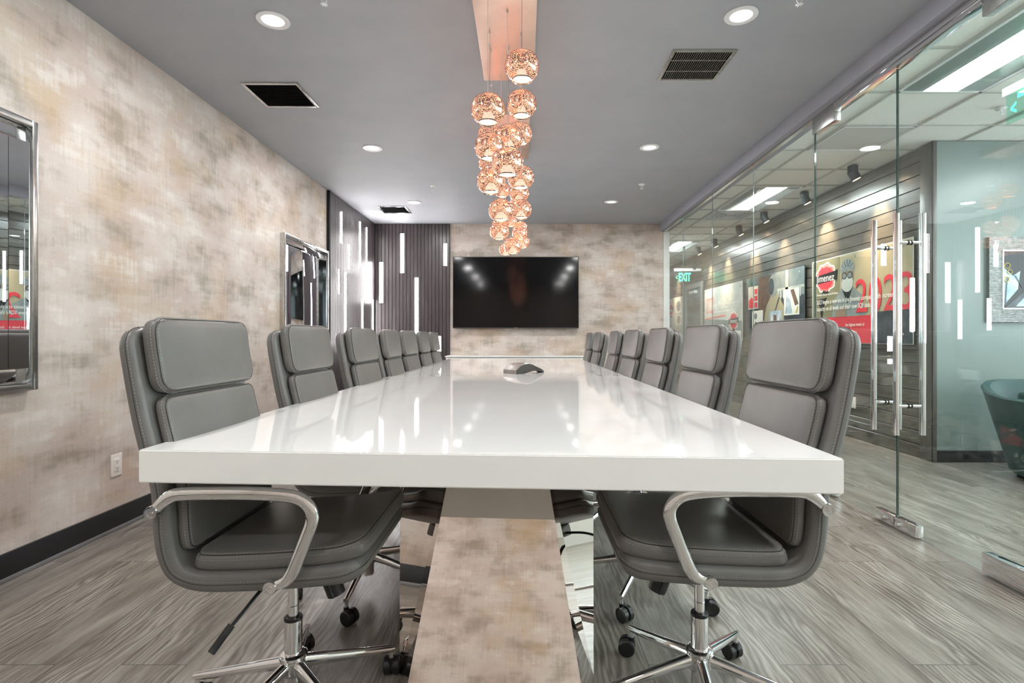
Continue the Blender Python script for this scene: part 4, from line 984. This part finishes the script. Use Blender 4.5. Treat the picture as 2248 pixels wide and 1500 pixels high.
# spotlights
sp = [(1872, 365), (1766, 422), (1677, 466), (1622, 497), (1568, 525), (1532, 543), (1463, 577)]
so_ = ['nearest', 'second nearest', 'third', 'fourth', 'fifth', 'sixth', 'farthest']
for i, (px, py) in enumerate(sp):
    p = atZ(px, py, H)
    s_ = empty('ceiling_spotlight', (p.x, p.y, H)); tag(s_, 'dark cylinder spotlight washing the shiplap wall, %s in the corridor row' % so_[i], 'spotlight', 'dark spotlights along the shiplap wall')
    MB().cyl((0, 0, 0), (0, 0, -0.05), 0.044, n=24).box(-0.008, 0.008, -0.05, 0.05, -0.065, -0.045, 0.003).build('mount', M['spot_body'], s_)
    ax = Vector((0.50, -0.12, -1)).normalized(); c0 = Vector((-0.01, 0, -0.045))
    hd = MB().cyl(c0, c0+ax*0.09, 0.045, 0.042, n=24).build('head', M['spot_body'], s_)
    MB().cyl(c0+ax*0.0905, c0+ax*0.092, 0.034, n=20).build('lens', M['spot_lens'], hd)
    l = bpy.data.lights.new('spot_lamp', 'SPOT'); l.energy = SPOT_W; l.color = (1.0, 0.72, 0.50); l.spot_size = math.radians(58); l.spot_blend = 0.9; l.shadow_soft_size = 0.02
    lo = bpy.data.objects.new('spot_lamp', l); C.objects.link(lo); lo.parent = s_; lo.location = c0+ax*0.10
    lo.rotation_euler = Vector((0.40, 0.0, -1)).to_track_quat('-Z', 'Y').to_euler()
# linear diffuser and perforated tile in corridor ceiling
v = empty('ceiling_diffuser', (X0+TX/2, 6.75+TY/2, H)); tag(v, 'white slotted air diffuser in the corridor ceiling beside the middle troffer', 'vent')
a, c = TX/2-0.015, TY/2-0.015
b = MB()
for k in range(6):
    q = 1-k*0.165; b.box(-a*q, a*q, -c*q, -c*q+0.018, -0.012+0.001*k, 0.008).box(-a*q, a*q, c*q-0.018, c*q, -0.012+0.001*k, 0.008).box(-a*q, -a*q+0.018, -c*q, c*q, -0.012+0.001*k, 0.008).box(a*q-0.018, a*q, -c*q, c*q, -0.012+0.001*k, 0.008)
b.build('slotted_face', M['white_metal'], v); MB().box(-a, a, -c, c, 0.002, 0.010).build('duct_opening', M['spot_body'], v)
v = empty('return_air_tile', (X0+TX/2, 4.05+TY/2, H)); tag(v, 'perforated grey return air tile in the corridor ceiling above the glass door', 'vent')
m_ = mat('perforated_tile', rough=0.6); tt_ = NT(m_); vo = tt_.node('ShaderNodeTexVoronoi'); vo.inputs['Scale'].default_value = 130; vo.inputs['Randomness'].default_value = 0; tt_.link(tt_.coord(), vo.inputs['Vector'])
tt_.link(tt_.ramp(vo.outputs['Distance'], [(0.30, lin((120, 120, 116))), (0.38, lin((206, 206, 200)))]), tt_.b.inputs['Base Color'])
MB().box(-a, a, -c, c, -0.002, 0.010).build('perforated_face', m_, v); MB().box(-a, a, -c, -c+0.008, -0.006, -0.002).box(-a, a, c-0.008, c, -0.006, -0.002).box(-a, -a+0.008, -c, c, -0.006, -0.002).box(a-0.008, a, -c, c, -0.006, -0.002).build('rim', M['white_metal'], v)

# exit signs
ye = WX*F/(1541-CX)
r_ = empty('exit_sign', mw=FACE_S(Vector((WX-0.02, ye, 2.02)))); tag(r_, 'small green lit EXIT sign on the shiplap wall far down the corridor', 'exit sign', 'green exit signs')
MB().box(-0.50, 0.0, 0.225, 0.275, -0.03, 0.03, 0.004).build('housing', M['white_metal'], r_)
MB().box(-0.16, -0.10, 0.24, 0.36, -0.03, 0.03, 0.004).build('mount', M['spot_body'], r_)
MB().box(-0.48, -0.19, 0.0, 0.225, -0.003, 0.003).build('acrylic_panel', M['exit_glass'], r_, smooth=0)
text_part('lettering', 'EXIT', 0.215, M['exit_green'], r_, -0.42, 0.045, 0.004, sx=0.52, bold=0.006)
text_part('lettering', '<', 0.14, M['exit_green'], r_, -0.475, 0.06, 0.004, sx=0.55)
Xs = 3.0; y_far = Xs*F/(2210-CX)
MX = Matrix.Translation((Xs, y_far-0.30, 2.345)) @ Matrix(((0, 0, 1, 0), (1, 0, 0, 0), (0, 1, 0, 0), (0, 0, 0, 1)))     # readable from +X: u=+Y, n=+X
r_ = empty('exit_sign', mw=MX); tag(r_, 'green lit EXIT sign seen from behind, hanging in the lobby at the top right', 'exit sign', 'green exit signs')
MB().box(-0.17, 0.31, 0.165, 0.215, -0.02, 0.02, 0.003).build('housing', M['white_metal'], r_)
MB().box(0.02, 0.12, 0.215, 0.265, -0.035, 0.035, 0.003).build('mount', M['spot_body'], r_)
MB().box(-0.165, 0.30, -0.01, 0.165, -0.003, 0.003).build('acrylic_panel', M['exit_glass'], r_, smooth=0)
text_part('lettering', 'EXIT', 0.19, M['exit_green'], r_, 0.228, 0.020, 0.0032, sx=0.98, align='RIGHT', bold=0.006)
text_part('lettering', '>', 0.12, M['exit_green'], r_, 0.237, 0.035, 0.0032, sx=0.6, bold=0.003)

# framed picture on the mint wall
p0 = atY(2165, 708, YM); p1 = atY(2165, 522, YM)
Wp, Hp = 0.85, p1.z-p0.z
r_ = empty('framed_picture', mw=FACE_S(Vector((p0.x, YM-0.002, p0.z)))); tag(r_, 'black and white picture in a rippled silver frame on the mint wall', 'picture')
fw = 0.11
m_ = M['silver_frame'].copy(); m_.name = 'rippled_silver'; q = NT(m_); wv = q.node('ShaderNodeTexWave', bands_direction='Y'); wv.inputs['Scale'].default_value = 26; wv.inputs['Distortion'].default_value = 3.5; wv.inputs['Detail'].default_value = 1.0; wv.inputs['Detail Scale'].default_value = 0.6
q.link(q.coord(), wv.inputs['Vector']); q.bump(wv.outputs['Fac'], 0.9, 0.006)
b = MB()
for pts in ([(0, 0), (Wp, 0), (Wp-fw, fw), (fw, fw)], [(Wp, 0), (Wp, Hp), (Wp-fw, Hp-fw), (Wp-fw, fw)], [(Wp, Hp), (0, Hp), (fw, Hp-fw), (Wp-fw, Hp-fw)], [(0, Hp), (0, 0), (fw, fw), (fw, Hp-fw)]):
    b.prism(pts, 0.0, 0.028)
fr = b.build('frame', m_, r_, smooth=0)
MB().box(fw-0.004, Wp-fw+0.004, fw-0.004, fw+0.004, 0.0, 0.032).box(fw-0.004, Wp-fw+0.004, Hp-fw-0.004, Hp-fw+0.004, 0.0, 0.032).box(fw-0.004, fw+0.004, fw, Hp-fw, 0.0, 0.032).box(Wp-fw-0.004, Wp-fw+0.004, fw, Hp-fw, 0.0, 0.032).build('inner_bead', M['chrome'], fr)
pr = MB().box(fw, Wp-fw, fw, Hp-fw, 0.0, 0.008).build('print', M['blue_print'], r_)
pl('printed_dark_shape', [(fw, fw), (fw+0.12, fw), (fw+0.34, Hp-fw-0.14), (fw+0.40, Hp-fw), (fw, Hp-fw), (fw, Hp-fw-0.11), (fw+0.10, Hp-fw-0.20), (fw+0.16, Hp-fw-0.16), (fw+0.14, fw+0.16)], 0.009, M['black_print'], r_)
pl('printed_dark_shape', [(fw+0.03, fw), (Wp-fw, fw), (Wp-fw, Hp*0.55), (fw+0.30, Hp*0.50)], 0.0095, M['dark_print'], r_)
pl('printed_light_shape', [(fw+0.12, fw+0.02), (fw+0.38, fw+0.02), (fw+0.45, fw+0.14), (fw+0.26, fw+0.17)], 0.011, M['blue_print'], r_)
for (u, v, rr_) in ((fw+0.05, Hp-fw-0.12, 0.022), (fw+0.07, Hp-fw-0.17, 0.018), (fw+0.045, Hp-fw-0.23, 0.02)):
    MB().tube([(u+rr_*math.cos(2*PI*k/16), v+rr_*math.sin(2*PI*k/16), 0.0115) for k in range(17)], 0.003, n=6, up=Vector((0, 0, 1))).build('printed_ring', M['yellow_print'], r_)
for (u0, u1, v0, v1) in ((fw+0.045, fw+0.03, Hp-fw-0.22, fw+0.04), (fw+0.11, fw+0.17, Hp-fw-0.2, fw+0.17)):
    pl('printed_rein', [(u0, v0), (u0+0.008, v0), (u1+0.008, v1), (u1, v1)], 0.0125, M['dark_print'], r_)

# teal tub chair in the lobby
tc = empty('tub_chair', (3.80, 3.70, 0), math.radians(-6)); tag(tc, 'dark teal upholstered tub chair in the lobby, cut off by the right edge', 'chair')
b = MB(); N = 40
def tub(hx, hy, z, k=0.0, rise=0.0):
    out = []
    for i in range(N):
        a_ = 2*PI*i/N; c_, s_ = math.cos(a_), math.sin(a_)
        ex = 2/3.6
        x = hx*math.copysign(abs(c_)**ex, c_); y = hy*math.copysign(abs(s_)**ex, s_)
        out.append(b.bm.verts.new((x, y, z+rise*max(0, s_)*0.12+(rise*0.02*abs(c_)))))
    return out
rings = [tub(0.28, 0.26, 0.035), tub(0.30, 0.28, 0.06), tub(0.37, 0.33, 0.33), tub(0.445, 0.38, 0.545, rise=1), tub(0.455, 0.385, 0.565, rise=1), tub(0.445, 0.375, 0.58, rise=1), tub(0.41, 0.335, 0.575, rise=1), tub(0.375, 0.31, 0.52, rise=1), tub(0.31, 0.27, 0.40), tub(0.29, 0.25, 0.38)]
for r0, r1 in zip(rings, rings[1:]):
    for i in range(N): b.bm.faces.new((r0[i], r0[(i+1) % N], r1[(i+1) % N], r1[i]))
b.bm.faces.new(rings[0][::-1]); b.bm.faces.new(rings[-1])
b.build('shell', M['teal'], tc, smooth=50)
MB().box(-0.28, 0.28, -0.26, 0.22, 0.385, 0.45, 0.03, 4).build('seat_cushion', M['teal'], tc)
MB().box(-0.22, 0.22, -0.20, 0.20, 0.0, 0.036, 0.004).build('plinth', M['base_black'], tc)
tk = MB().box(-0.2, 0.2, 0.14, 0.24, 0.452, 0.62, 0.04, 4).build('back_cushion', M['teal'], tc)
# outlet cover on the shiplap wall below the posters
p = atX(1876, 884, WX)
r_ = empty('wall_outlet', mw=FACE_W(Vector((WX-0.007, p.y, p.z)))); tag(r_, 'white outlet plate on the shiplap wall under the 2023 poster', 'outlet')
MB().box(-0.036, 0.036, -0.057, 0.057, 0, 0.006, 0.002).build('cover_plate', M['outlet'], r_)
MB().box(-0.017, 0.017, -0.033, 0.033, 0.006, 0.0085, 0.001).build('socket_face', M['outlet'], r_)
